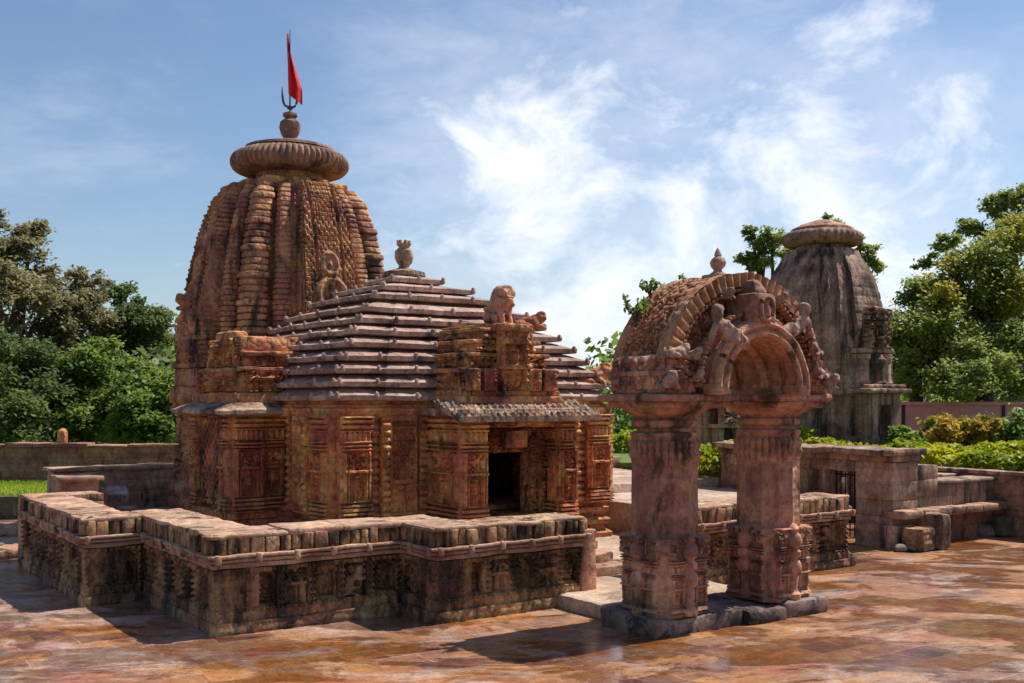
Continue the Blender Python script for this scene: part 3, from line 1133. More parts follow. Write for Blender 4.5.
for sx in (-.78, -.45, .43, .76):
    m = MB()
    g = f_figure(.13, .02, .34, .14, sx)
    m.relief((sx - .13, 4.64, 2.95), X_, -Y_, .26, .36, .08, g, .014)
    tb(m, 'carved_figure', 'temple', ped, rough=.004)
statue('lion_statue', D_lion, 'arch', door_porch, (0.0, 5.0 - TB[1], 4.02), R(20), .68)
statue('lion_statue', D_crouch, 'temple', temple, (1.05, 5.55 - TB[1], 4.02), R(60), .62)
statue('lion_statue', D_crouch, 'temple', temple, (2.62, 5.75 - TB[1], 3.02), R(62), .85)
statue('lion_statue', D_crouch, 'temple', temple, (-2.62, 10.8 - TB[1], 3.02), R(-62), .8)
tmp = bpy.data.meshes

# ---- window porch on the left side
WX, WS = -3.66, 8.5
m = MB()
m.rbox((WX - .1, WS - 1.02, .3), (-HH + .02, WS + 1.02, .60), .03, .2)
m.rbox((WX - .05, WS - .97, .60), (-HH + .02, WS + .97, .80), .03, .2)
m.rbox((WX - .09, WS - 1.01, .80), (-HH + .02, WS + 1.01, .92), .03, .2)
m.rbox((WX + .1, WS - .84, .9), (-HH + .02, WS + .84, 2.56), .02, .3)
window_porch = tb(m, 'window_porch', 'temple', temple, rough=.01)
for (a, w_) in ((-.92, .34), (.58, .34)):
    m = MB()
    m.relief((WX + .12, WS + a + w_, .92), -Y_, -X_, w_, 1.62, .20, f_pilaster(w_, 1.62, a), .015)
    tb(m, 'pilaster', 'temple', window_porch, rough=.004)
for sg in (-1, 1):
    m = MB()
    if sg < 0:
        m.relief((WX + .02, WS - .82, .92), X_, -Y_, .52, 1.62, .20, f_pilaster(.52, 1.62, 5.5), .014)
        m.relief((WX + .56, WS - .80, .92), X_, -Y_, .42, 1.62, .12, f_pilaster(.42, 1.62, 8.5, .04), .016)
    else:
        m.relief((WX + .96, WS + .82, .92), -X_, Y_, .92, 1.62, .12, f_pilaster(.92, 1.62, 6.5), .03)
    tb(m, 'pilaster', 'temple_red', window_porch, rough=.004)
m = MB()
m.relief((WX + .1, WS + .56, .98), -Y_, -X_, 1.12, 1.5, .10, f_lattice(.2, .09), .02)
tb(m, 'lattice_window', 'temple', window_porch)


m = MB()
ep = np.array([(WX - .30, WS - 1.28), (-HH + .05, WS - 1.28), (-HH + .05, WS + 1.28), (WX - .30, WS + 1.28)])
ei = np.array([(WX + .12, WS - .9), (-HH + .05, WS - .9), (-HH + .05, WS + .9), (WX + .12, WS + .9)])
ep, ei = dense(ep, .09), None
er = ep.copy()
er[:, 0] = np.maximum(er[:, 0], WX + .12)
er[:, 1] = np.clip(er[:, 1], WS - .9, WS + .9)


def z3(p, z):
    return np.column_stack([p, np.full(len(p), z)])


m.loft([z3(er, 2.52), z3(er * .25 + ep * .75, 2.54), z3(ep, 2.57), z3(ep, 2.63), z3(er * .3 + ep * .7, 2.69), z3(er, 2.80)])
tb(m, 'eave', 'grey', window_porch, rough=.014)
m = MB()
m.rbox((WX + .02, WS - 1.0, 2.70), (-2.0, WS + 1.0, 2.93), .03, .14)
m.rbox((WX + .12, WS - .92, 2.93), (-1.9, WS + .92, 3.28), .03, .14)
m.rbox((WX + .08, WS - 1.0, 3.28), (-1.7, WS + 1.0, 3.36), .03, .14)
m.rbox((WX + .28, WS - .78, 3.36), (-1.6, WS + .78, 3.55), .03, .14)
m.rbox((WX + .22, WS - .86, 3.55), (-1.4, WS + .86, 3.64), .03, .14)
m.rbox((WX + .36, WS - .62, 3.64), (-1.2, WS + .62, 3.90), .04, .14, 0, .93)
m.rbox((WX + .20, WS - .45, 3.60), (WX + .5, WS + .45, 4.0), .08, .1)
tb(m, 'gable_roof', 'temple', window_porch, rough=.018)
m = MB()
m.relief((WX + .24, WS + .8, 2.95), -Y_, -X_, 1.6, .34, .20, f_sum(f_scroll(9, .09, 3), f_turned(.34, 1)), .016)
m.relief((WX + .36, WS + .7, 3.37), -Y_, -X_, 1.4, .5, .18, f_sum(f_scroll(8, .09, 5), f_figure(.7, .0, .5, .12)), .016)
m.relief((WX + .3, WS - .80, 2.95), X_, -Y_, .95, .33, .16, f_sum(f_scroll(10, .08, 13), f_turned(.33, 2)), .016)
m.relief((WX + .45, WS - .70, 3.37), X_, -Y_, .9, .17, .12, f_scroll(12, .07, 15), .016)
tb(m, 'carved_gable', 'temple', window_porch, rough=.008)

# ---- tower (deul)
DC = (0.0, 13.68)
RZ = np.array([0.2, 2.8, 4.43, 5.37, 6.3, 6.95, 7.35, 7.6, 7.72])
RR = np.array([2.46, 2.38, 2.30, 2.21, 2.02, 1.84, 1.68, 1.50, 1.32])


def Rz(z):
    return np.interp(z, RZ, RR)


def sm_Rz(z):
    return (Rz(z - .25) + Rz(z) + Rz(z + .2)) / 3


core = dense(ratha([(.36, .82), (.54, .68), (.61, .61)]), .1)
m = MB()
m.loft([ring(core, DC, z, sm_Rz(z) * .965) for z in np.linspace(.25, 7.72, 50)])
tower = tb(m, 'tower', 'tower', temple, rough=.01)


def rib(cross, zs, bulge, name, mat, seed=0):
    """cross: ring of plan points in units of the radius; bulge(z): scale about the ring's own middle"""
    cross = np.array(cross)
    cm = cross.mean(0)
    rings_ = []
    for z in zs:
        k = sm_Rz(z)
        b = bulge(z)
        q = (cm + (cross - cm) * b) * k
        rings_.append(np.column_stack([DC[0] + q[:, 0], DC[1] + q[:, 1], np.full(len(q), z)]))
    mm = MB()
    mm.loft(rings_)
    return tb(mm, name, mat, tower, rough=.009, rscale=7)


def rsq(cx, cy, hw, n=5, p=3.5):
    th = np.linspace(0, 2 * PI, 4 * n, endpoint=False) + PI / 4
    c, s_ = np.cos(th), np.sin(th)
    k = (np.abs(c) ** p + np.abs(s_) ** p) ** (-1 / p)
    return [(cx + hw * a * kk, cy + hw * b * kk) for a, b, kk in zip(c, s_, k)]


def bands(period, amp, big=0, bigamp=0.0):
    def f(z):
        q = (z / period) % 1
        v = 1 - amp * (2 * abs(q - .5)) ** 7
        if big:
            kk = int(math.floor(z / period)) % big
            v += bigamp if kk == 0 else 0
        return v
    return f


zs = np.arange(3.05, 7.62, .0165)
for k in range(4):
    a = k * PI / 2
    rot = np.array([[math.cos(a), -math.sin(a)], [math.sin(a), math.cos(a)]])
    corner = np.array(rsq(-.66, -.66, .125)) @ rot.T
    rib(corner, zs, bands(.15, .34, 4, .15), 'tower_rib', 'tower')
    for sg in (-1, 1):
        mid = np.array(rsq(sg * .425, -.80, .078, 4)) @ rot.T
        rib(mid, zs, bands(.115, .34), 'tower_rib', 'tower')
    # middle projection: carved honeycomb over a curved face
    nxv = 60
    t = np.linspace(-.285, .285, nxv)
    zz = np.arange(2.95, 7.66, .026)
    T, Z = np.meshgrid(t, zz, indexing='ij')
    K = sm_Rz(Z)
    taper = 1 - .12 * np.clip((Z - 4) / 4, 0, 1)
    x = T * K * taper
    zw = Z + .025 * n2(x, Z, 1.5, 5 + k)
    cz = (zw / .105) % 1
    row_ = np.floor(zw / .105)
    cx_ = ((x / .13 + .5 * (row_ % 2)) % 1) - .5
    d = .05 * (1 - (2 * np.abs(cz - .5)) ** 6) - .045 * np.exp(-((np.abs(cx_) - .5) / .10) ** 2) + .025 * np.cos(cx_ * 2 * PI) * (cz > .3) - .05 * np.exp(-(np.hypot(cx_ * 1.3, cz - .35) / .2) ** 2)
    d = d + .05 * (n2(x, Z, 5, 9 + k) - .5)
    d = np.where((np.abs(np.abs(x) - .30) < .03), -.06, d)
    low = Z < 3.75
    d = np.where(low, .03 * np.sin(Z * 22), d)
    # a large horseshoe medallion low on the face
    rm = np.sqrt((x / .36) ** 2 + ((Z - 5.05) / .42) ** 2)
    d = np.where(rm < 1.15, .12 * np.exp(-((rm - .85) / .22) ** 2) + .10 * np.exp(-(rm / .3) ** 2), d)
    rm2 = np.sqrt((x / .22) ** 2 + ((Z - 5.75) / .3) ** 2)
    d = np.where(rm2 < 1.1, .09 * np.exp(-((rm2 - .8) / .25) ** 2) + .08 * np.exp(-(rm2 / .3) ** 2), d)
    y = -(K + d)
    P = np.stack([x, y, Z], -1)
    side_l = np.stack([P[0] * [1, 0, 1] + np.column_stack([0 * zz, -K[0] * .8, 0 * zz]), P[0]], 0)
    side_r = np.stack([P[-1], P[-1] * [1, 0, 1] + np.column_stack([0 * zz, -K[0] * .8, 0 * zz])], 0)
    rip = .05 * (1 - (2 * np.abs((zz / .105) % 1 - .5)) ** 6) - .03
    side_l[..., 0] -= rip
    side_r[..., 0] += rip
    mm = MB()
    for q in (P, side_l, side_r):
        q = q.copy()
        xy = q[..., :2] @ rot.T
        q[..., 0], q[..., 1] = DC[0] + xy[..., 0], DC[1] + xy[..., 1]
        mm.grid(q)
    tb(mm, 'carved_face', 'tower', tower, rough=.012, rscale=6)
# lower storey of the tower: mouldings and sculpted wall
low = dense(ratha([(.36, 1.0), (.56, .90), (.76, .76)]), .05)
m = MB()
prof = []
for z in np.arange(.25, 3.1, .035):
    g = .05 * abs(math.sin(z / .16 * PI / 2)) if z < 1.05 else (.03 * abs(math.sin(z / .1 * PI / 2)) if z < 2.5 else .09 * abs(math.sin(z / .15 * PI / 2)))
    prof.append((z, g + (.10 if z < 1.0 else 0) + (.06 if z > 2.55 else 0)))
rs = []
for z, g in prof:
    q = ring(low, DC, z, 2.40, g)
    dx = f_scroll(7, .05, 2)(np.arctan2(low[:, 1], low[:, 0]) * 2.4, np.full(len(low), z)) if 1.05 < z < 2.5 else 0
    q[:, 0] += np.sign(low[:, 0]) * dx
    q[:, 1] += np.sign(low[:, 1]) * dx
    rs.append(q)
m.loft(rs)
tb(m, 'tower_base', 'temple', tower, rough=.015)
# projecting gables of the middle bays
for k in (0, 1, 3):
    a = k * PI / 2
    m = MB()
    rot = np.array([[math.cos(a), -math.sin(a)], [math.sin(a), math.cos(a)]])
    t = MB()
    for (hw, d0, d1, z0, z1) in ((.95, 2.0, 2.52, 2.85, 3.1), (.8, 2.0, 2.46, 3.1, 3.5), (.86, 2.0, 2.52, 3.5, 3.62), (.62, 2.0, 2.45, 3.62, 4.1), (.7, 2.0, 2.52, 4.1, 4.22), (.42, 2.0, 2.42, 4.22, 4.6), (.3, 2.0, 2.5, 4.6, 4.8)):
        t.rbox((-hw, -d1, z0), (hw, -d0, z1), .05, .1)
    t.relief((-.6, -2.42, 3.62), X_, -Y_, 1.2, 1.0, .06, f_sum(f_scroll(6, .08, 6 + k), f_figure(.6, .0, .8, .12)), .03)
    V = np.concatenate(t.V)
    xy = V[:, :2] @ rot.T
    V[:, 0], V[:, 1] = DC[0] + xy[:, 0], DC[1] + xy[:, 1]
    m.add(V, t.F)
    tb(m, 'tower_gable', 'tower', tower, rough=.02)
a = -PI / 2
statue('lion_statue', D_crouch, 'tower', tower, (-2.36, DC[1] - TB[1], 4.75), R(-90), .7)
# shoulder slabs, neck, ribbed disc, finial
m = MB()
for k in range(4):
    a = k * PI / 2
    for (x0, x1, y0, y1) in ((-.42, .42, -1.20, -.5), (-.98, -.52, -1.0, -.5), (.52, .98, -1.0, -.5)):
        t = MB()
        t.rbox((x0, y0, 7.60), (x1, y1, 7.78), .02, .12)
        V = np.concatenate(t.V)
        x, y = V[:, 0].copy(), V[:, 1].copy()
        V[:, 0], V[:, 1] = DC[0] + x * math.cos(a) - y * math.sin(a), DC[1] + x * math.sin(a) + y * math.cos(a)
        m.add(V, t.F)
tb(m, 'shoulder_slab', 'temple_red', tower, rough=.012)
m = MB()
m.lathe((*DC, 0), [(0, 7.63), (1.0, 7.63), (.80, 7.70), (.76, 8.08), (0, 8.08)], 40)
tb(m, 'tower_neck', 'temple', tower)
m = MB()
prof = [(0, 8.02), (.85, 8.02)] + [(.92 + .42 * math.sin(t_) ** .75, 8.30 - .26 * math.cos(t_)) for t_ in np.linspace(.05, PI - .05, 16)] + [(.85, 8.57), (0, 8.62)]
m.lathe((*DC, 0), prof, 60 * 6, 60, .05)
tb(m, 'ribbed_disc', 'disc', tower, rough=.006)
m = MB()
m.lathe((*DC, -.27), [(0, 8.86), (1.06, 8.86), (1.03, 8.92), (.75, 9.0), (.4, 9.06), (.30, 9.10), (.18, 9.14), (.16, 9.20), (.21, 9.28), (.25, 9.42), (.23, 9.55), (.13, 9.63), (.12, 9.66), (.17, 9.70), (.16, 9.76), (.06, 9.80), (0, 9.82)], 36)
tb(m, 'tower_finial', 'disc', tower, rough=.006)
m = MB()
m.tube([(*DC, 9.45), (*DC, 10.95)], [.022, .014], 8)
for sg in (-1, 1):
    a = np.linspace(0, 1, 9)
    m.tube([(DC[0] + sg * (.16 * (1 - (1 - t_) ** 3)), DC[1] - sg * .08 * t_, 9.64 + .46 * t_ ** 2.4) for t_ in a], [.028] * 7 + [.02, .008], 6)
m.tube([(DC[0] - .06, DC[1], 9.61), (DC[0] + .06, DC[1], 9.61)], .03, 6)
tb(m, 'trident', 'brass', tower, rough=0)

# flag: hangs from the pole in folds
m = MB()
nu, nv = 14, 46
P = np.empty((nu, nv, 3))
for j in range(nv):
    t = j / (nv - 1)
    wd = .04 + .21 * min(1, t * 1.25) ** 1.2 * (1.0 if t < .8 else 1.0 - (t - .8) * 1.9)
    for i in range(nu):
        q = i / (nu - 1)
        lean = .30 * max(0, t - .25) ** 1.3
        fold = .05 * math.sin(q * 11 + t * 4) * min(1, t * 2)
        P[i, j] = (-.07 + q * wd * .80 + lean * q * .8 + .05 * t * t, fold - .02 + .04 * q, 11.36 - 1.44 * t - .22 * q * t ** 2)
back = P + np.array((0, .006, 0))
m.grid(P)
m.grid(back, flip=True)
flag = m.build('cloth', 'flag', None)
ft = thing('flag', 'long red pennant hanging in folds from the pole on top of the tall tower', 'flag', (DC[0], DC[1], 9.8), 0)
flag.parent = ft
flag.location = (0, 0, -9.8)
m = MB()
m.tube([(0, 0, 10.9 - 9.8), (.0, 0, 11.45 - 9.8)], [.014, .008], 6)
m.build('pole', 'iron', ft)

# ================================================================== ENCLOSURE WALL
PT = {}


def wall_run(parent, base, p, q, outward, z1=1.2, niche=True, seed=0.0, ends=(1, 1)):
    """one straight stretch of the enclosure wall from p to q (outer face line), body thickness behind it"""
    p, q = np.array(p, float), np.array(q, float)
    L = float(np.hypot(*(q - p)))
    e = (q - p) / L
    n = np.array(outward, float)
    ex, en = np.array((*e, 0)), np.array((*n, 0))
    th = .62

    def bx(mb, a0, a1, d0, d1, z0, zt, r=.02, res=.16):
        c0 = p + e * a0 + n * d0
        c1 = p + e * a1 + n * d1
        mb.rbox((*c0, z0), (*c1, zt), r, res)
    m = MB()
    bx(m, .02, L - .02, -th + .06, -.16, 0, .9)
    bx(m, -.02, L + .02, -th, .05, -.05, .14)
    bx(m, .0, L, -th + .03, .0, .14, .22)
    body = m.build('wall_body', 'wall', parent, base, rough=.012)
    # carved base course
    m = MB()
    m.relief((*(p - n * .04), .135), ex, en, L, .12, .06, lambda x, z: .03 * (np.abs(np.sin(x / .13 * PI)) ** .6 - .6), .024)
    m.build('base_frieze', 'wall', body, base, rough=.006)
    # niches between little pilasters
    k = max(1, int(round(L / .40)))
    wn = L / k
    PTk = PT.setdefault('n', {})
    for i in range(k):
        sd = seed + i * 1.91
        m = MB()
        x0 = i * wn
        o = (*(p + e * (x0 + .004) - n * .175), .25)
        hN = .52
        w2 = wn - .008

        def fn(x, z, sd=sd, w2=w2, hN=hN, kind=(i * 7 + int(seed * 3)) % 4):
            cx = abs(x - w2 / 2)
            c = cx / w2
            if kind == 1:                              # two panels of scrolls, one over the other
                d = f_scroll(10, .11, sd)(x, z)
                d = np.where((np.abs(z - .26) < .025) | (c > .36), .06, d)
            elif kind == 3:                            # a row of small balusters under a scroll band
                d = .055 * (np.abs(np.sin(x / w2 * PI * 3)) ** .6 - .6)
                d = np.where(z > .30, f_scroll(15, .07, sd)(x, z), d)
                d = np.where(np.abs(z - .285) < .025, .06, d)
            else:                                      # figures in a niche
                inside = (c < .33) & (z > .06) & (z < .45)
                r_a = np.hypot(cx / (w2 * .33), np.maximum(z - .32, 0) / .13)
                fg = f_figure(w2 * .42, .07, .34, .15, sd)(x, z)
                fg2 = f_figure(w2 * (.62 if kind == 2 else .58), .06, .24, .13, sd + 2)(x, z)
                d = np.where(inside & (r_a < 1), -.10 + np.maximum(fg, fg2), .045 + .02 * np.cos(np.minimum(r_a, 2) * 20))
            d = np.where(c > .42, .075 + .03 * np.cos(z * 80), d)
            d = np.where((z > .47) | (z < .04), .08 + .02 * np.sin(x * 75), d)
            d = np.where((c > .385) & (c < .415), -.08, d)
            return d + .016 * (n2(x, z, 24, sd) - .5)
        m.relief(o, ex, en, w2, hN, .11, fn, .0145)
        m.build('carved_niche', 'wall', body, base, rough=.006)
    # moulding ledge
    m = MB()
    bx(m, -.03, L + .03, -th, .045, .79, .845, .012, .1)
    bx(m, -.06, L + .06, -th - .02, .085, .86, .90, .012, .1)
    bx(m, -.085, L + .085, -th - .02, .11, .912, .955, .015, .1)
    bx(m, .0, L, -th, .0, .78, .95, .01, .2)
    kk = max(1, int(L / .42))
    for i in range(kk + 1):
        a = L * i / kk
        bx(m, a - .035, a + .035, .06, .14, .85, .965, .02, .05)
    m.build('ledge', 'coping', body, base, rough=.012)
    # coping of carved blocks
    m = MB()
    nb = max(1, int(round(L / .17)))
    a = 0.0
    rr = random.Random(int(seed * 100) + 5)
    bx(m, 0.0, L, -th - .02, -.03, .95, z1 - .012, .02, .12)
    while a < L - .05:
        wb = rr.uniform(.11, .20)
        a1 = min(L, a + wb)
        if L - a1 < .07:
            a1 = L
        bx(m, a + .012, a1 - .012, -.2, .06 + rr.uniform(-.03, .02), .955, z1 - rr.uniform(0.03, .06), .018, .07)
        a = a1
    m.build('block_course', 'coping_face', parent, base, rough=.012, rscale=5)
    m = MB()
    # top slabs
    a = -.02
    while a < L:
        wb = rr.uniform(.5, .95)
        a1 = min(L + .02, a + wb)
        if L - a1 < .25:
            a1 = L + .02
        bx(m, a + .003, a1 - .003, -th - .05 + rr.uniform(-.02, .02), .05 + rr.uniform(-.015, .01), z1 - .06 + rr.uniform(-.006, .006), z1 + rr.uniform(-.012, .012), .02, .09)
        a = a1
    m.build('coping', 'coping', parent, base, rough=.014, rscale=4)


LB = (-3.1, 1.85, 0)
lw = thing('enclosure_wall', 'long carved low stone wall zigzagging round the left of the large temple', 'wall', LB)
F_, L_, = (0, -1), (-1, 0)
wall_run(lw, LB, (-3.12, 1.85), (-.76, 1.85), F_, seed=8.45)
wall_run(lw, LB, (-3.12, 3.25), (-3.12, 1.85), L_, seed=2.0)
wall_run(lw, LB, (-5.65, 2.69), (-3.12 - .06, 2.69), F_, seed=3.0)
wall_run(lw, LB, (-5.65, 6.1), (-5.65, 2.69), L_, seed=4.0)
wall_run(lw, LB, (-6.45, 5.53), (-5.71, 5.53), F_, seed=5.0)
wall_run(lw, LB, (-6.45, 9.9), (-6.45, 5.53), L_, seed=6.0)
m = MB()
m.rbox((-.80, 1.80, -.02), (-.55, 2.55, 1.0), .02, .12)
m.rbox((-.78, 1.86, .98), (-.66, 2.44, 1.17), .03, .12)
m.build('end_post', 'arch', lw, LB, rough=.01)

RB = (3, 1.8, 0)
rw = thing('enclosure_wall', 'carved low stone wall behind the archway pillars, ending in a knobbed post', 'wall', RB)
wall_run(rw, RB, (.95, 1.8), (4.92, 1.8), F_, seed=7.0)
m = MB()
m.lathe((4.98, 2.05, 0), [(0, 0), (.2, 0), (.21, .18), (.16, .24), (.14, .3), (.15, .62), (.12, .68), (.19, .76), (.24, .86), (.22, .98), (.12, 1.05), (0, 1.07)], 20)
m.rbox((4.84, 1.78, -.02), (5.14, 2.3, .2), .03, .1)
m.build('end_post', 'wall', rw, RB, rough=.02, rscale=5)

# rear stretches of the left wall, broken down in places
BB = (-4.5, 13, 0)
bw = thing('ruined_wall', 'broken stone wall behind the left corner, seen from inside beside the tall tower', 'wall', BB)


def plainwall(name, parent, base, c0, c1, z1, mat='coping', topmat=None, seed=0):
    m = MB()
    rr = random.Random(seed)
    c0, c1 = np.array(c0, float), np.array(c1, float)
    d = 0 if abs(c1[0] - c0[0]) > abs(c1[1] - c0[1]) else 1
    L = abs(c1[d] - c0[d])
    z = 0
    while z < z1 - .06:
        h = rr.uniform(.2, .3)
        zt = min(z1, z + h)
        if z1 - zt < .1:
            zt = z1
        a = 0
        while a < L:
            wb = rr.uniform(.4, .9)
            a1 = min(L, a + wb)
            if L - a1 < .2:
                a1 = L
            b0, b1 = c0.copy(), c1.copy()
            b0[d], b1[d] = min(c0[d], c1[d]) + a, min(c0[d], c1[d]) + a1
            e = 1 - d
            lo, hi = min(b0[e], b1[e]), max(b0[e], b1[e])
            b0[e], b1[e] = lo + rr.uniform(-.012, .012), hi + rr.uniform(-.012, .012)
            m.rbox((*b0, z), (*b1, zt), .012, .16)
            a = a1
        z = zt
    return m.build(name, mat, parent, base, rough=.012)


plainwall('wall_body', bw, BB, (-4.75, 15.75), (-.6, 16.4), 1.18, 'coping', seed=1)
plainwall('wall_body', bw, BB, (-5.3, 12.4), (-4.6, 12.9), 1.2, 'coping', seed=4)
plainwall('wall_body', bw, BB, (-6.4, 10.0), (-5.1, 10.6), 1.15, 'coping', seed=2)
plainwall('wall_body', bw, BB, (-5.6, 10.6), (-5.05, 12.4), .95, 'coping', seed=3)
plainwall('wall_body', bw, BB, (-4.9, 12.9), (-4.3, 15.7), 1.0, 'coping', seed=5)
m = MB()
m.rbox((-4.85, 15.68, 1.18), (-.6, 16.46, 1.27), .02, .2)
m.rbox((-5.36, 12.3, 1.2), (-4.52, 13.2, 1.30), .02, .15)
m.build('coping', 'coping', bw, BB, rough=.016)


def block(name, c, size, rot, label, cat, mat='coping', tilt=0.0, group=None, rough=.03, r=.04):
    m = MB()
    sx, sy, sz = size
    m.rbox((-sx / 2, -sy / 2, 0), (sx / 2, sy / 2, sz), r, max(.06, min(size) / 4))
    o = m.build(name, mat, None, rough=rough, rscale=4)
    o.location = c
    o.rotation_euler = (tilt, 0, rot)
    tag(o, label, cat, group)
    return o


def XY(px, y, z=0.0):
    Y = 1062 * (2.8 - z) / (y - 400)
    return ((px - 512) / 1062 * Y, Y, z)


block('stone_block', XY(117, 511, .3), (.5, .7, .5), .4, 'pale rounded stone block leaning inside the broken left wall', 'stone', 'roof', R(12))
block('stone_block', (*XY(127, 518, .3)[:2], .3), (.36, .3, .26), .9, 'small pale stone lying at the foot of a leaning block inside the wall', 'stone', 'roof')
block('stone_slab', XY(5, 534, 0), (1.6, .8, .2), ANG, 'flat pinkish stone slab on the paving at the far left edge', 'stone slab', 'coping')
block('stone_slab', XY(-8, 558, 0), (1.3, .7, .17), ANG + .1, 'flat stone slab at the left edge, nearest the camera', 'stone slab', 'coping')

# ================================================================== INNER FLOORS AND PLATFORMS
m = MB()
m.rbox((-5.1, 3.2, -.2), (4.6, 15.8, .28), .01, 2)
o = m.build('courtyard_floor', 'floor', None, (0, 8, 0), kind='structure')
place(o, (0, 8, 0))
m = MB()
m.rbox((-5.75, 5.9, -.2), (-5.0, 10.1, .275), .01, 2)
o = m.build('courtyard_floor', 'floor', None, (-5, 8, 0), kind='structure')
place(o, (-5, 8, 0))
def platform(c0, c1, label, mat='floor'):
    m = MB()
    m.rbox(c0, c1, .03, .2)
    b = ((c0[0] + c1[0]) / 2, (c0[1] + c1[1]) / 2, 0)
    o = m.build('stone_platform', mat, None, b, rough=.01)
    place(o, b)
    tag(o, label, 'platform')
platform((3.3, 4.6, -.1), (7.3, 7.3, .86), 'pale low stone platform behind the archway, nearer and lower of two', 'floor')
platform((3.1, 7.3, -.1), (7.8, 11.45, 1.05), 'pale stone platform carrying the small shrine seen between the pillars', 'floor')

# plinth under the archway, with the path to the door
PB = (0, .3, 0)
pl = thing('stone_plinth', 'low worn stone plinth under the carved archway', 'plinth', PB)
m = MB()
m.rbox((-1.50, -.42, -.03), (-.02, .62, .19), .03, .1)
m.rbox((.0, -.50, -.03), (.72, .62, .175), .04, .1)
m.rbox((.74, -.46, -.03), (1.58, .60, .20), .05, .09)
m.build('front_slab', 'plinth', pl, PB, rough=.03, rscale=2.6)
m = MB()
m.rbox((-1.22, .64, -.03), (1.25, 2.6, .17), .02, .15)
m.build('walkway', 'floor', pl, PB, rough=.012)
m = MB()
m.rbox((-.6, 2.62, -.03), (.8, 3.0, .30), .03, .15)
m.rbox((-.6, 3.0, -.03), (.8, 3.4, .44), .03, .15)
m.rbox((-.6, 3.4, -.03), (.8, 4.0, .58), .03, .15)
m.build('steps', 'coping', pl, PB, rough=.02)

# ================================================================== THE ARCHWAY
AC = .05
AB = (AC, .08, .19)
ar = thing('stone_archway', 'free standing carved sandstone archway on two thick pillars before the large temple', 'archway', AB)


def oct_(w, ch):
    a = w / 2
    return np.array([(-a + ch, -a), (a - ch, -a), (a, -a + ch), (a, a - ch), (a - ch, a), (-a + ch, a), (-a, a - ch), (-a, -a + ch)])


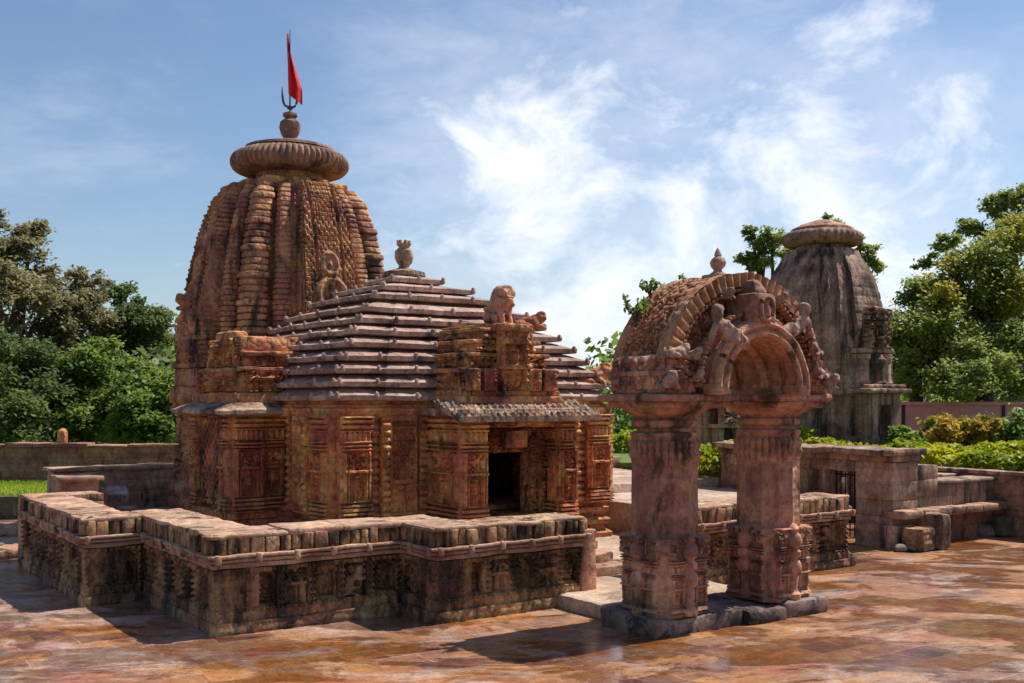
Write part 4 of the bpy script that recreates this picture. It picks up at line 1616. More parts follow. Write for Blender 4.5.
def make_pillar(u):
    c = (u, .08)

    def rr(pts, z, k=1.0):
        return np.column_stack([c[0] + pts[:, 0] * k, c[1] + pts[:, 1] * k, np.full(len(pts), z)])
    # shaft
    m = MB()
    th = np.linspace(0, 2 * PI, 96, endpoint=False)
    rf = .425 - .035 * np.abs(np.sin(th * 6)) ** .7
    poly = np.column_stack([np.cos(th) * rf, np.sin(th) * rf])
    lv = [(.85, 1.0), (1.1, 1.0), (1.5, 1.0), (1.9, .99), (2.05, .985)]
    m.loft([rr(poly, z, k) for z, k in np.column_stack([np.linspace(.85, 2.06, 12), np.linspace(1.0, .98, 12)])])
    shaft = m.build('shaft', 'arch', ar, AB, rough=.003, smooth=35)
    # base block with turned half columns on each face
    m = MB()
    ow = dense(oct_(.84, .13), .08)
    prof = [(.18, 1.02), (.24, 1.03), (.26, .99), (.98, .985), (1.0, 1.03), (1.06, 1.04), (1.09, .97), (1.13, .95)]
    m.loft([rr(ow, z, k) for z, k in prof])
    base = m.build('pillar_base', 'arch', ar, AB, rough=.007, smooth=25)
    for k in range(4):
        a = k * PI / 2
        dx, dy = math.cos(a), math.sin(a)
        m = MB()
        pr = [(0, .19), (.15, .2), (.16, .27), (.11, .30), (.10, .34), (.115, .50), (.10, .53), (.15, .57), (.165, .64), (.14, .70), (.10, .73), (.15, .77), (.155, .83), (.10, .86), (.14, .90), (.17, .96), (.15, 1.03), (.10, 1.07), (.12, 1.12), (.06, 1.18), (0, 1.2)]
        pr = [(r_ * .72, z_) for r_, z_ in pr]
        m.lathe((c[0] + dx * .41, c[1] + dy * .41, 0), pr, 14)
        m.build('colonnette', 'arch', base, AB, rough=.01, rscale=7)
    # carved frieze round the top of the base
    for k in range(4):
        a = k * PI / 2 - PI / 2
        en = np.array((math.cos(a), math.sin(a), 0))
        ex = np.array((-math.sin(a), math.cos(a), 0))
        m = MB()
        o = np.array((*c, .93)) + en * .38 - ex * .33
        m.relief(o - en * .03, ex, en, .66, .2, .09, f_scroll(14, .07, k * 2.0 + u), .013)
        m.relief(o - np.array((0, 0, .70)) - en * .03 + ex * .02, ex, en, .24, .66, .075, f_pilaster(.24, .66, k * 3.0 + u, .04), .012)
        m.relief(o - np.array((0, 0, .70)) - en * .03 + ex * .40, ex, en, .24, .66, .075, f_pilaster(.24, .66, k * 5.0 + u, .04), .012)
        m.build('base_carving', 'arch', base, AB, rough=.006)
    # pendant frieze, rings, swelling capital
    m = MB()
    n = 208
    t2 = np.linspace(0, 2 * PI, n, endpoint=False)
    P = []
    for z in np.linspace(1.98, 2.36, 18):
        q = (z - 1.98) / .38
        r = .385 + .055 * np.abs(np.cos(t2 * 15)) ** .7 * (1 if q > .25 else q * 4) * (1 if q < .85 else .4) + .012 * np.sin(q * 20)
        P.append(np.column_stack([c[0] + r * np.cos(t2), c[1] + r * np.sin(t2), np.full(n, z)]))
    m.loft(P)
    m.build('pendant_frieze', 'arch', shaft, AB, rough=.008)
    m = MB()
    m.lathe((*c, 0), [(0, 2.34), (.40, 2.34), (.42, 2.37), (.41, 2.40), (.34, 2.42), (.34, 2.45), (.40, 2.48), (.41, 2.52), (.40, 2.55), (.35, 2.57), (.38, 2.60), (.46, 2.64), (.54, 2.70), (.60, 2.77), (.58, 2.80), (0, 2.80)], 60, 30, .03)
    m.build('capital', 'arch', ar, AB, rough=.008)
    m = MB()
    m.rbox((c[0] - .60, c[1] - .60, 2.78), (c[0] + .60, c[1] + .60, 2.875), .035, .09)
    m.rbox((c[0] - .52, c[1] - .52, 2.70), (c[0] + .52, c[1] + .52, 2.785), .04, .09)
    m.build('abacus', 'arch', ar, AB, rough=.014)


for u in (-.88, 1.0):
    make_pillar(u)

# ---- arch
ZC = 2.95                                          # springing
SF, SB = -.42, .50                                 # front and back of the barrel


def polar(r, th):
    return AC + r * np.cos(th), ZC + r * np.sin(th) * 1.0


def annulus(mb, r0, r1, s, sdir, fn, nr, nt, th0=0.0, th1=PI):
    rr = np.linspace(r0, r1, nr)
    th = np.linspace(th0, th1, nt)
    RRr, TH = np.meshgrid(rr, th, indexing='ij')
    u, z = polar(RRr, TH)
    d = fn(TH * 1.15, RRr) if fn else 0
    P = np.stack([u, np.full_like(u, s) + sdir * d, z], -1)
    mb.grid(P, flip=sdir < 0)


def shell(mb, r, s0, s1, fn, ns, nt, inward=False, th0=0.0, th1=PI):
    ss = np.linspace(s0, s1, ns)
    th = np.linspace(th0, th1, nt)
    S, TH = np.meshgrid(ss, th, indexing='ij')
    d = fn(TH * r, S) if fn else 0
    u, z = polar(r + d * (-1 if inward else 1), TH)
    P = np.stack([u, S, z], -1)
    mb.grid(P, flip=not inward)


RO, RI = 1.39, .63
m = MB()
shell(m, RO - .02, SF + .10, SB - .08, None, 12, 90)
shell(m, RI, SF - .04, SB, f_scroll(4, .02, 5), 14, 60, True)
annulus(m, RI, RO, SF + .16, -1, f_sum(f_scroll(10, .07, 7), f_scroll(3, .06, 17)), 50, 240)
annulus(m, RI, RO, SB - .05, 1, f_scroll(7, .05, 8), 22, 90)
for sg in (-1, 1):                                 # feet of the arch
    x0 = AC + sg * RI
    x1 = AC + sg * RO
    m.rbox((min(x0, x1), SF + .14, 2.87), (max(x0, x1), SB - .05, 3.0), .02, .1)
arch_body = m.build('arch_body', 'arch', ar, AB, rough=.014)
arch_body.data.materials.append(M['arch_top'])
# rims of the barrel
m = MB()
for s0, s1 in ((SF - .02, SF + .14), (SB - .12, SB)):
    shell(m, RO + .05, s0, s1, f_scroll(9, .02, 4), 6, 90)
    annulus(m, RO - .13, RO + .05, s0, -1, lambda x, z: .05 * (np.abs(np.sin(x / 1.15 * 34)) ** .6 - .5), 8, 300)
    annulus(m, RO - .13, RO + .05, s1, 1, f_bands(.06, .02), 6, 90)
    shell(m, RO - .13, s0, s1, None, 4, 90, True)
for k in range(56):
    a = PI * (k + .5) / 56
    u, z = polar(RO - .17, a)
    m.rbox((u - .028, SF - .03, z - .028), (u + .028, SF + .1, z + .028), .022, .06, 0)
m.build('arch_rim', 'arch_top', ar, AB, rough=.010)
m = MB()
def f_vault(x, z):
    q = (z - SF - .12) / (SB - SF - .22)
    d = f_scroll(12, .07, 23)(x, z)
    d = np.where((q < .07) | (q > .93), .05, d)
    d = np.where(((q > .09) & (q < .13)) | ((q > .87) & (q < .91)), -.05, d)
    return d - .02 + .01 * (n2(x, z, 30, 2) - .5)


shell(m, RO + .02, SF + .12, SB - .10, f_vault, 72, 300, th0=.2, th1=PI - .2)
m.build('carved_vault', 'arch_top', ar, AB, rough=.01)
# front gable: projecting horseshoe arch with its own rolls
m = MB()
GF = SF - .30


def roll(mb, r, s, rad, th0=-.0, th1=PI, n=50):
    th = np.linspace(th0, th1, n)
    u, z = polar(r, th)
    mb.tube(np.column_stack([u, np.full(n, s), z]), rad, 8)


shell(m, .82, GF + .03, SF + .2, f_bands(.1, .03), 16, 70)
shell(m, .64, GF + .03, SF + .2, None, 8, 60, True)
annulus(m, .64, .82, GF + .03, -1, None, 5, 70)
roll(m, .79, GF + .03, .05)
roll(m, .67, GF + .03, .045)
roll(m, .73, GF + .07, .04)
roll(m, .85, SF - .05, .04)
roll(m, .86, SF + .05, .035)
for k in range(44):
    a = PI * (k + .5) / 44
    u, z = polar(.93, a)
    m.rbox((u - .03, SF - .14, z - .03), (u + .03, SF + .02, z + .03), .024, .06, 0)
for sg in (-1, 1):
    m.rbox((AC + sg * .73 - .12, GF + .0, 2.86), (AC + sg * .73 + .12, SF + .2, 3.0), .03, .07)
gable = m.build('gable_arch', 'arch', ar, AB, rough=.008)
# inner ring seen through the opening
m = MB()
roll(m, .60, SF + .25, .06)
roll(m, .57, SB - .15, .07)
m.build('inner_ring', 'arch', arch_body, AB, rough=.008)
# medallion over the crown
m = MB()
m.rbox((AC - .2, GF - .01, ZC + .76), (AC + .2, SF + .2, ZC + 1.16), .05, .06)
m.rbox((AC - .13, GF + .03, ZC + 1.14), (AC + .13, SF + .2, ZC + 1.34), .05, .06, 0, .5)
m.rbox((AC - .27, GF + .02, ZC + .74), (AC + .27, SF + .2, ZC + .82), .03, .06)
th = np.linspace(0, 2 * PI, 24)
m.tube(np.column_stack([AC + .11 * np.cos(th), np.full(24, GF - .02), ZC + .97 + .14 * np.sin(th)]), .035, 8)
m.lathe((AC, GF + .0, ZC + .88), [(0, -.02), (.06, 0), (.07, .08), (.045, .13), (.055, .18), (0, .22)], 12)
m.build('medallion', 'arch', gable, AB, rough=.008)
# ladies leaning on the gable, beasts at the ends, figures creeping down the sides
lz = -AB[2]
D2 = D_lady.copy()
D_beast = D_crouch.copy()
D_beast.materials.clear()
statue('lady_figure', D_lady, 'figure', ar, (-.60, SF - .20 - AB[1], ZC + .46 + lz), 0, .66)
f2 = statue('lady_figure', D2, 'figure', ar, (.66, SF - .14 - AB[1], ZC + .60 + lz), 0, .62)
f2.scale = (-.62, .62, .62)
for (uu, zz, ro, k) in ((1.26, .16, -75, .36), (1.16, .46, -60, .34), (1.40, .02, 20, .40), (1.05, .66, -40, .3), (.48, 1.12, 10, .26), (-.45, 1.12, -10, .26),
                        (-1.28, .38, 70, .34), (-1.05, .36, 20, .3), (-.98, .10, -10, .3), (-1.42, .02, -25, .4)):
    statue('beast_figure', D_beast, 'figure', ar, (uu, SF - .10 - AB[1], ZC + zz - .05 + lz), R(ro), k)
for sg in (-1, 1):
    m = MB()
    x = AC + sg * 1.18
    m.rbox((x - .30, SF - .02, 2.87), (x + .30, SB - .02, 3.12), .04, .08)
    m.rbox((x - .25, SF + .04, 3.12), (x + .25, SB - .06, 3.34), .05, .08)
    m.rbox((x - .34, SF - .06, 3.08), (x + .34, SB + .02, 3.15), .03, .08)
    m.relief((x - .26, SF + .03, 2.90), X_, -Y_, .52, .42, .06, f_sum(f_scroll(11, .06, sg * 2.0), f_figure(.26, 0, .4, .12, sg)), .014)
    ex, en = (-Y_, -X_) if sg < 0 else (Y_, X_)
    m.relief((x + sg * .24, (SB - .06) if sg < 0 else (SF + .04), 2.90), ex, en, .9, .42, .06, f_scroll(9, .06, sg * 3.0 + 8), .02)
    m.build('arch_foot', 'arch', ar, AB, rough=.014)
m = MB()
zt = ZC + RO
m.rbox((AC - .16, .08 - .16, zt - .05), (AC + .16, .08 + .16, zt + .08), .03, .06)
m.lathe((AC, .08, zt + .06), [(0, 0), (.09, 0), (.10, .03), (.055, .06), (.05, .08), (.09, .12), (.105, .17), (.085, .22), (.04, .25), (.05, .27), (.025, .33), (.0, .37)], 18)
m.build('arch_finial', 'grey', ar, AB, rough=.008, rscale=8)

# ================================================================== SECOND TEMPLE, SMALL SHRINE
SX, SY = (822 - 512) / 1062 * 33.5, 33.5
SBs = (SX, SY, 1.2)
st = thing('stone_temple', 'grey streaked stone temple with a plain curved tower behind the archway', 'temple', SBs, ANG, world_xy=True)
SRZ = np.array([1.2, 2.6, 3.6, 5.0, 6.2, 6.8, 7.2, 7.45])
SRR = np.array([2.1, 2.05, 1.97, 1.82, 1.60, 1.40, 1.18, .97])


def sR(z):
    return (np.interp(z - .2, SRZ, SRR) + np.interp(z, SRZ, SRR) + np.interp(z + .2, SRZ, SRR)) / 3


S0 = (0, 0, 1.2)
pln = dense(ratha([(.34, 1.0), (.40, .90), (.60, .88), (.64, .77), (.77, .77)]), .06)
m = MB()
rs = []
for z in np.arange(3.25, 7.5, .045):
    q = (z / .27) % 1
    rs.append(ring(pln, (0, 0), z, sR(z) * (1 - .016 * (2 * abs(q - .5)) ** 6)))
m.loft(rs)
stw = m.build('tower', 'rose', st, S0, rough=.02)
m = MB()
rs = []
for z in np.arange(1.1, 3.3, .05):
    g = .12 * abs(math.sin(z * 9)) * .5 + .1 if z < 1.75 else (.14 if z > 2.95 and z < 3.15 else .0)
    rs.append(ring(pln, (0, 0), z, 1.98, g))
m.loft(rs)
m.build('tower_base', 'rose', st, S0, rough=.02)
# front bay (facing the same way as the large temple): door, eave, gable stack
m = MB()
m.rbox((-.82, -2.42, 1.15), (.82, -1.7, 1.5), .03, .2)
m.rbox((-.76, -2.3, 1.5), (-.30, -1.7, 3.0), .02, .2)
m.rbox((.30, -2.3, 1.5), (.76, -1.7, 3.0), .02, .2)
m.rbox((-.4, -2.297, 2.65), (.4, -1.7, 3.0), .02, .2)
m.rbox((-.32, -1.9, 1.4), (.32, -1.8, 2.7), .01, .3)
fb = m.build('front_bay', 'rose', st, S0, rough=.012)
m = MB()
m.rbox((-1.02, -2.55, 3.0), (1.02, -1.4, 3.14), .04, .12)
m.rbox((-.9, -2.42, 3.14), (.9, -1.4, 3.26), .04, .12)
m.build('eave', 'rose', fb, S0, rough=.014)
m = MB()
for (x, w, d, z0, z1) in ((-.54, .23, 2.2, 3.2, 4.3), (0, .27, 2.32, 3.2, 4.15), (.54, .23, 2.2, 3.2, 4.3)):
    m.lathe((x, -d + .35, 0), [(0, z0), (w + .04, z0), (w + .05, z0 + .12), (w, z0 + .16), (w, z1 - .3), (w + .05, z1 - .26), (w + .05, z1 - .14), (w - .05, z1 - .1), (w - .1, z1), (0, z1)], 16)
m.rbox((-.8, -2.1, 4.2), (.8, -1.4, 4.36), .04, .12)
m.relief((-.6, -1.98, 4.34), X_, -Y_, 1.2, 1.2, .12, f_sum(f_scroll(5, .16, 5), f_figure(.6, .1, 1.1, .22)), .035)
m.rbox((-.48, -1.92, 4.35), (.48, -1.2, 5.2), .06, .12, 0, .7)
m.build('gable', 'rose', fb, S0, rough=.03)
statue('lion_statue', D_crouch, 'rose', st, (0, -1.75, 5.2 - 1.2), 0, .75)
m = MB()
m.lathe((0, 0, 0), [(0, 7.4), (.92, 7.4), (.82, 7.48), (.80, 7.66), (0, 7.66)], 36)
m.build('tower_neck', 'rose', stw, S0)
m = MB()
prof = [(0, 7.6), (.75, 7.6)] + [(.86 + .36 * math.sin(t_) ** .8, 7.86 - .24 * math.cos(t_)) for t_ in np.linspace(.05, PI - .05, 12)] + [(.75, 8.11), (0, 8.12)]
m.lathe((0, 0, 0), prof, 36 * 5, 36, .06)
m.build('ribbed_disc', 'disc', stw, S0, rough=.01)
m = MB()
m.lathe((0, 0, 0), [(0, 8.1), (.98, 8.1), (.95, 8.18), (.7, 8.3), (.4, 8.4), (.22, 8.46), (0, 8.47)], 30)
m.build('cap_stone', 'arch', stw, S0, rough=.01)

HX, HY = (709 - 512) / 1062 * 27.5, 27.5
HB = (HX, HY, 1.05)
sh = thing('small_shrine', 'small grey stone shrine with a dark niche seen between the archway pillars', 'shrine', HB, ANG, world_xy=True)
H0 = (0, 0, 1.05)
m = MB()
m.rbox((-.85, -.7, 1.0), (.85, .9, 1.2), .03, .15)
m.rbox((-.7, -.55, 1.2), (.7, .8, 2.6), .02, .15)
m.rbox((-.5, -.75, 1.2), (-.22, -.5, 2.2), .02, .15)
m.rbox((.22, -.75, 1.2), (.5, -.5, 2.2), .02, .15)
body = m.build('shrine_wall', 'grey', sh, H0, rough=.012)
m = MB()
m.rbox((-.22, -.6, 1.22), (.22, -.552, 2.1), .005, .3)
m.build('niche', 'black', body, H0)  # dark panel on the wall, its colour standing in for the niche's shade
m = MB()
for (w, d, z0, z1) in ((.62, .92, 2.1, 2.2), (.9, .8, 2.6, 2.72), (.78, .7, 2.75, 3.1), (.85, .75, 3.1, 3.18), (.6, .55, 3.18, 3.6), (.66, .6, 3.6, 3.68), (.4, .4, 3.68, 3.95)):
    m.rbox((-w, -d, z0), (w, d, z1), .03, .12)
m.relief((-.5, -.8, 2.2), X_, -Y_, 1.0, .62, .1, f_scroll(6, .1, 3), .03)
m.build('roof', 'grey', sh, H0, rough=.02)

# ================================================================== GATEWAY AND GARDEN WALLS ON THE RIGHT
GB = (7.6, 3.5, 0)
gw = thing('stone_gateway', 'weathered stone gateway with an iron grille to the right of the archway', 'gateway', GB)
m = MB()


def courses(m, c0, c1, z0, z1, h=.3, seed=1, wmin=.45, wmax=.9):
    rr = random.Random(seed)
    z = z0
    d = 0 if abs(c1[0] - c0[0]) > abs(c1[1] - c0[1]) else 1
    L = abs(c1[d] - c0[d])
    lo = (min(c0[0], c1[0]), min(c0[1], c1[1]))
    hi = (max(c0[0], c1[0]), max(c0[1], c1[1]))
    while z < z1 - .02:
        zt = z + h * rr.uniform(.85, 1.15)
        if z1 - zt < .14:
            zt = z1
        a = 0
        while a < L - .01:
            a1 = a + rr.uniform(wmin, wmax)
            if L - a1 < .25:
                a1 = L
            b0, b1 = list(lo), list(hi)
            b0[d], b1[d] = lo[d] + a, lo[d] + a1
            e = 1 - d
            b0[e] += rr.uniform(-.012, .012)
            b1[e] += rr.uniform(-.012, .012)
            m.rbox((*b0, z), (*b1, zt), .012, .14)
            a = a1
        z = zt


courses(m, (7.45, 2.72), (8.25, 3.55), -.05, 1.60, .32, 3, .9, 1)
courses(m, (7.5, 4.32), (8.2, 7.2), -.05, 1.60, .32, 4)
m.rbox((7.35, 2.62, -.05), (8.3, 3.5, .42), .03, .15)
m.build('gate_pier', 'grey', gw, GB, rough=.014)
m = MB()
m.rbox((7.38, 2.66, 1.62), (8.28, 7.2, 1.74), .02, .16)
m.rbox((7.26, 2.60, 1.74), (8.38, 7.25, 1.86), .03, .16)
m.relief((7.5, 7.1, 1.40), -Y_, -X_, 4.2, .22, .06, lambda x, z: .04 * (np.abs(np.sin(x / .16 * PI)) - .6), .03)
m.build('roof_slab', 'grey', gw, GB, rough=.016)
m = MB()
for k in range(7):
    y = 3.62 + k * .11
    m.tube([(7.8, y, .05), (7.8, y, 1.40)], .014, 6)
for z in (.2, .75, 1.3):
    m.tube([(7.8, 3.56, z), (7.8, 4.32, z)], .016, 6)
m.build('iron_grille', 'iron', gw, GB, smooth=0)

KB = (9.5, 3.1, 0)
pw = thing('parapet_wall', 'stepped pale stone parapet with a projecting ledge beside the gateway', 'wall', KB)
m = MB()
courses(m, (8.27, 2.76), (8.95, 3.3), .62, 1.52, .32, 7)
courses(m, (8.95, 2.78), (11.0, 3.25), .70, 1.13, .42, 8, .6, 1.0)
m.rbox((8.95, 2.72, 1.13), (11.02, 3.3, 1.2), .02, .14)
m.rbox((8.9, 3.6, .0), (11.0, 4.1, 1.22), .02, .2)
b_ = m.build('wall_body', 'grey', pw, KB, rough=.014)
m = MB()
courses(m, (8.32, 2.82), (11.0, 3.3), -.05, .55, .55, 9, .8, 1.3)
m.build('wall_base', 'old_wall', pw, KB, rough=.014)
m = MB()
a = 7.42
rr = random.Random(4)
while a < 11.0:
    a1 = min(11.05, a + rr.uniform(.5, .9))
    m.rbox((a + .003, 2.44 + rr.uniform(-.015, .015), .55), (a1 - .003, 2.9, .70 + rr.uniform(-.01, .01)), .03, .12)
    a = a1
m.build('ledge', 'coping', pw, KB, rough=.016)

NB = (11.1, 0, 0)
rt = thing('retaining_wall', 'dark stained garden retaining wall running off the right edge of the courtyard', 'wall', NB)
m = MB()
courses(m, (11.05, -30), (11.5, 6.7), -.05, 1.24, .42, 12, .7, 1.3)
m.build('wall_body', 'old_wall', rt, NB, rough=.012)
m = MB()
m.rbox((10.98, -30, 1.24), (11.6, 6.7, 1.32), .02, .3)
m.build('coping', 'grey', rt, NB, rough=.012)
N2 = (9, 7, 0)
r2 = thing('retaining_wall', 'low garden wall below the bright hedge, behind the gateway', 'wall', N2)
m = MB()
courses(m, (7.9, 6.35), (11.3, 6.62), -.05, 1.24, .42, 13, .7, 1.3)
m.rbox((7.85, 6.3, 1.24), (11.3, 6.7, 1.32), .02, .3)
m.build('wall_body', 'old_wall', r2, N2, rough=.012)


N3 = (5.5, 11.4, 0)
r3 = thing('retaining_wall', 'low wall behind the small shrine at the edge of the raised lawn', 'wall', N3)
m = MB()
courses(m, (3.0, 11.2), (8.0, 11.55), .9, 1.34, .22, 14, .6, 1.1)
m.build('wall_body', 'grey', r3, N3, rough=.014)


def boulder(c, s, label, seed, mat='boulder', group=None):
    bm = bmesh.new()
    bmesh.ops.create_icosphere(bm, subdivisions=3, radius=1)
    V = np.array([v.co for v in bm.verts])
    n_ = vnoise(V * 1.3 + seed * 7)
    V = V * (.75 + .5 * n_)[:, None]
    V = np.sign(V) * np.abs(V) ** .8
    V = V * np.array(s)
    V[:, 2] += s[2] * .75
    for v, p in zip(bm.verts, V):
        v.co = p
    me = bpy.data.meshes.new('boulder')
    bm.to_mesh(me)
    bm.free()
    for p in me.polygons:
        p.use_smooth = True
    me.materials.append(M[mat])
    o = bpy.data.objects.new('boulder', me)
    col.objects.link(o)
    o.location = c
    tag(o, label, 'stone', group)


block('stone_block', (*W(7.62, 2.28)[:2], 0), (.42, .42, .42), ANG + .1, 'dark squared stone standing at the foot of the gateway pier', 'stone', 'wall', 0)
block('stone_block', (*W(8.12, 2.22)[:2], 0), (.26, .4, .66), ANG + .05, 'upright stone under the end of the parapet ledge', 'stone', 'grey', 0)
block('stone_block', (*W(10.75, 2.45)[:2], 0), (.3, .35, .45), ANG, 'short rounded stone under the far end of the parapet ledge', 'stone', 'mossy', 0, r=.12)
boulder(XY(985, 535), (.30, .25, .14), 'low grey boulder by the far end of the parapet ledge', 1)
boulder(XY(1004, 532), (.24, .25, .22), 'round grey boulder against the garden retaining wall', 2)
boulder(XY(1021, 535), (.25, .25, .30), 'pinkish boulder at the right edge against the retaining wall', 3, 'coping')
boulder(XY(900, 551), (.12, .12, .07), 'small loose stone in front of the gateway', 4)

# far boundary walls
pk = thing('pink_wall', 'pink painted boundary wall behind the garden bushes', 'wall', (15.9, 36.2, 1.2), 0, world_xy=True)
m = MB()
m.rbox((-3, -.1, 0), (40, .1, 1.42), .01, 3)
m.build('wall_body', 'pink', pk)
m = MB()
m.rbox((-3, -.16, 1.42), (40, .16, 1.54), .01, 3)
m.build('coping', 'pink', pk)
for k in range(8):
    m = MB()
    m.rbox((-2.6 + 3.4 * k - .05, -.16, 0), (-2.6 + 3.4 * k + .05, -.1, 1.45), .01, 1)
    m.build('wall_post', 'iron', pk)
cw = thing('boundary_wall', 'long dark laterite boundary wall below the trees on the left', 'wall', (-15, 29.3, .4), 0, world_xy=True)
m = MB()
courses(m, (-40, -.2), (12, .2), 0, 1.1, .27, 21, .5, 1.1)
m.build('wall_body', 'old_wall', cw, rough=.012)
m = MB()
rr = random.Random(8)
a = -40
while a < 12:
    a1 = a + rr.uniform(.8, 1.6)
    m.rbox((a, -.28, 1.1), (a1 - .01, .28, 1.2 + rr.uniform(-.03, .03)), .03, .3)
    a = a1
m.build('coping', 'old_wall', cw, rough=.02)
mw = MB()
mw.rbox((-40, -.15, -.1), (0, .15, .54), .03, .25)
o = mw.build('garden_edging', 'mossy', None, rough=.02)
o.location = (-11.1, 25.1, 0)
tag(o, 'low mossy stone edging in front of the bright grass', 'edging')
m = MB()
m.rbox((-.11, -.11, 0), (.11, .11, .32), .03, .06)
m.lathe((0, 0, .32), [(0, 0), (.13, 0), (.12, .05), (.07, .1), (0, .13)], 12)
o = m.build('marker_post', M['temple_red'])
o.location = (-12.4, 29.3, 1.58)
tag(o, 'small reddish stone post standing on the boundary wall below the trees', 'post')


# ================================================================== PLANTS
def leaves(P, size, seed, flat=.5, aspect=1.7):
    """one small folded diamond per point -> (verts, faces)"""
    r = np.random.default_rng(seed)
    n = len(P)
    nrm = r.normal(size=(n, 3))
    nrm[:, 2] = np.abs(nrm[:, 2]) + flat
    nrm /= np.linalg.norm(nrm, axis=1, keepdims=True)
    t = r.normal(size=(n, 3))
    t -= nrm * (t * nrm).sum(1, keepdims=True)
    t /= np.linalg.norm(t, axis=1, keepdims=True)
    b = np.cross(nrm, t)
    s = size * r.uniform(.6, 1.3, (n, 1))
    v = np.stack([P - t * s * aspect * .5, P + b * s * .5 + nrm * s * .08, P + t * s * aspect * .5, P - b * s * .5 + nrm * s * .08], 1)
    f = np.arange(4 * n).reshape(n, 4)
    return v.reshape(-1, 3), f


def fast_mesh(name, V, F, mat):
    me = bpy.data.meshes.new(name)
    n = len(F)
    me.vertices.add(len(V))
    me.vertices.foreach_set('co', np.asarray(V, np.float32).ravel())
    me.loops.add(4 * n)
    me.loops.foreach_set('vertex_index', np.asarray(F, np.int32).ravel())
    me.polygons.add(n)
    me.polygons.foreach_set('loop_start', np.arange(0, 4 * n, 4, dtype=np.int32))
    me.update(calc_edges=True)
    me.validate()
    me.materials.append(M[mat])
    return me


def leaf_object(name, V, F, mat, parent=None):
    o = bpy.data.objects.new(name, fast_mesh(name, V, F, mat))
    col.objects.link(o)
    if parent:
        o.parent = parent
    return o


def clump_points(blobs, n, seed, csize=.28, per=26):
    r = np.random.default_rng(seed)
    sub = []
    for b in blobs:
        sub.append((*b[:3], b[3] * .6))
        for _ in range(6):
            d = r.normal(size=3)
            d *= b[3] * r.uniform(.55, 1.0) / np.linalg.norm(d)
            sub.append((b[0] + d[0], b[1] + d[1], b[2] + d[2] * .9, b[3] * r.uniform(.22, .45)))
    blobs = sub
    vol = np.array([b[3] ** 1.7 for b in blobs])
    pick = r.choice(len(blobs), size=max(1, n // per), p=vol / vol.sum())
    C = []
    for k in pick:
        x, y, z, rad = blobs[k][:4]
        d = r.normal(size=3)
        d /= np.linalg.norm(d)
        d *= rad * r.uniform(.25, 1.0) ** .6
        d[2] *= .8
        C.append((x + d[0], y + d[1], z + d[2], rad))
    C = np.array(C)
    idx = np.repeat(np.arange(len(C)), per)
    sg = csize * C[idx, 3:4] ** .6
    P = C[idx, :3] + r.normal(size=(len(idx), 3)) * sg * np.array((1, 1, .6))
    return P, C


def tree(loc, trunk_h, trunk_r, blobs, n, size, mat, label, seed, name='tree', csize=.30, group=None, cat='tree', lean=(0, 0)):
    """blobs are (x, y, z, r) relative to the base"""
    t = thing(name, label, cat, loc, 0, group, world_xy=True)
    P, C = clump_points(blobs, int(n * 2.6), seed, csize * 1.15, 34)
    V, F = leaves(P, size * .46, seed, .7)
    leaf_object('crown', V, F, mat, t)
    r = random.Random(seed)
    m = MB()
    top = np.array((lean[0], lean[1], trunk_h))
    pts = [np.array((0, 0, -.3)), np.array((lean[0] * .3 + r.uniform(-.1, .1), lean[1] * .3, trunk_h * .4)), top]
    m.tube(pts, [trunk_r * 1.3, trunk_r, trunk_r * .75], 9)
    for b in blobs:
        q = np.array(b[:3])
        mid = top * .5 + q * .5 + np.array((r.uniform(-.3, .3), r.uniform(-.3, .3), r.uniform(0, .4)))
        m.tube([top * .97, mid, q], [trunk_r * .5, trunk_r * .32, trunk_r * .14], 6)
    step = max(1, len(C) // 60)
    for c in C[::step]:
        k = int(np.argmin([np.linalg.norm(c[:3] - np.array(b[:3])) for b in blobs]))
        q = np.array(blobs[k][:3])
        m.tube([q, (q + c[:3]) / 2 + np.array((0, 0, .1)), c[:3]], [trunk_r * .13, trunk_r * .09, trunk_r * .04], 4)
    m.build('trunk', 'bark', t, rough=.02)
    return t


def at(px, y, Y):
    return ((px - 512) / 1062 * Y, Y, 2.8 + (400 - y) / 1062 * Y)


def blobs_px(loc, Y, spec):
    """crown lobes where they stand: (px, py, radius in px, depth offset)"""
    out = []
    for px, y, r, dy in spec:
        x, yy, z = at(px, y, Y + dy)
        out.append((x - loc[0], yy - loc[1], z - loc[2], r / 1062 * Y))
    return out


def tree_px(px, Y, z0, spec, n, size, mat, label, seed, trunk_frac=.45, trunk_r=.28, **k):
    loc = ((px - 512) / 1062 * Y, Y, z0)
    bl = blobs_px(loc, Y, spec)
    zmax = max(b[2] for b in bl)
    zmin = min(b[2] for b in bl)
    return tree(loc, max(.8, zmin * .6 + zmax * trunk_frac * .3), trunk_r, bl, n, size, mat, label, seed, **k)


r_ = np.random.default_rng(5)
N_ = 16000
P = np.column_stack([r_.uniform(4, 42, N_), r_.uniform(46, 60, N_), 1.2 + 4.2 * r_.uniform(0, 1, N_) ** 1.2])
P[:, 2] *= .6 + .7 * vnoise(np.column_stack([P[:, 0] * .35, P[:, 1] * .3, P[:, 0] * 0 + 4]))
V, F = leaves(P, .3, 5)
leaf_object('undergrowth', V, F, 'leaf_mid')['kind'] = 'stuff'

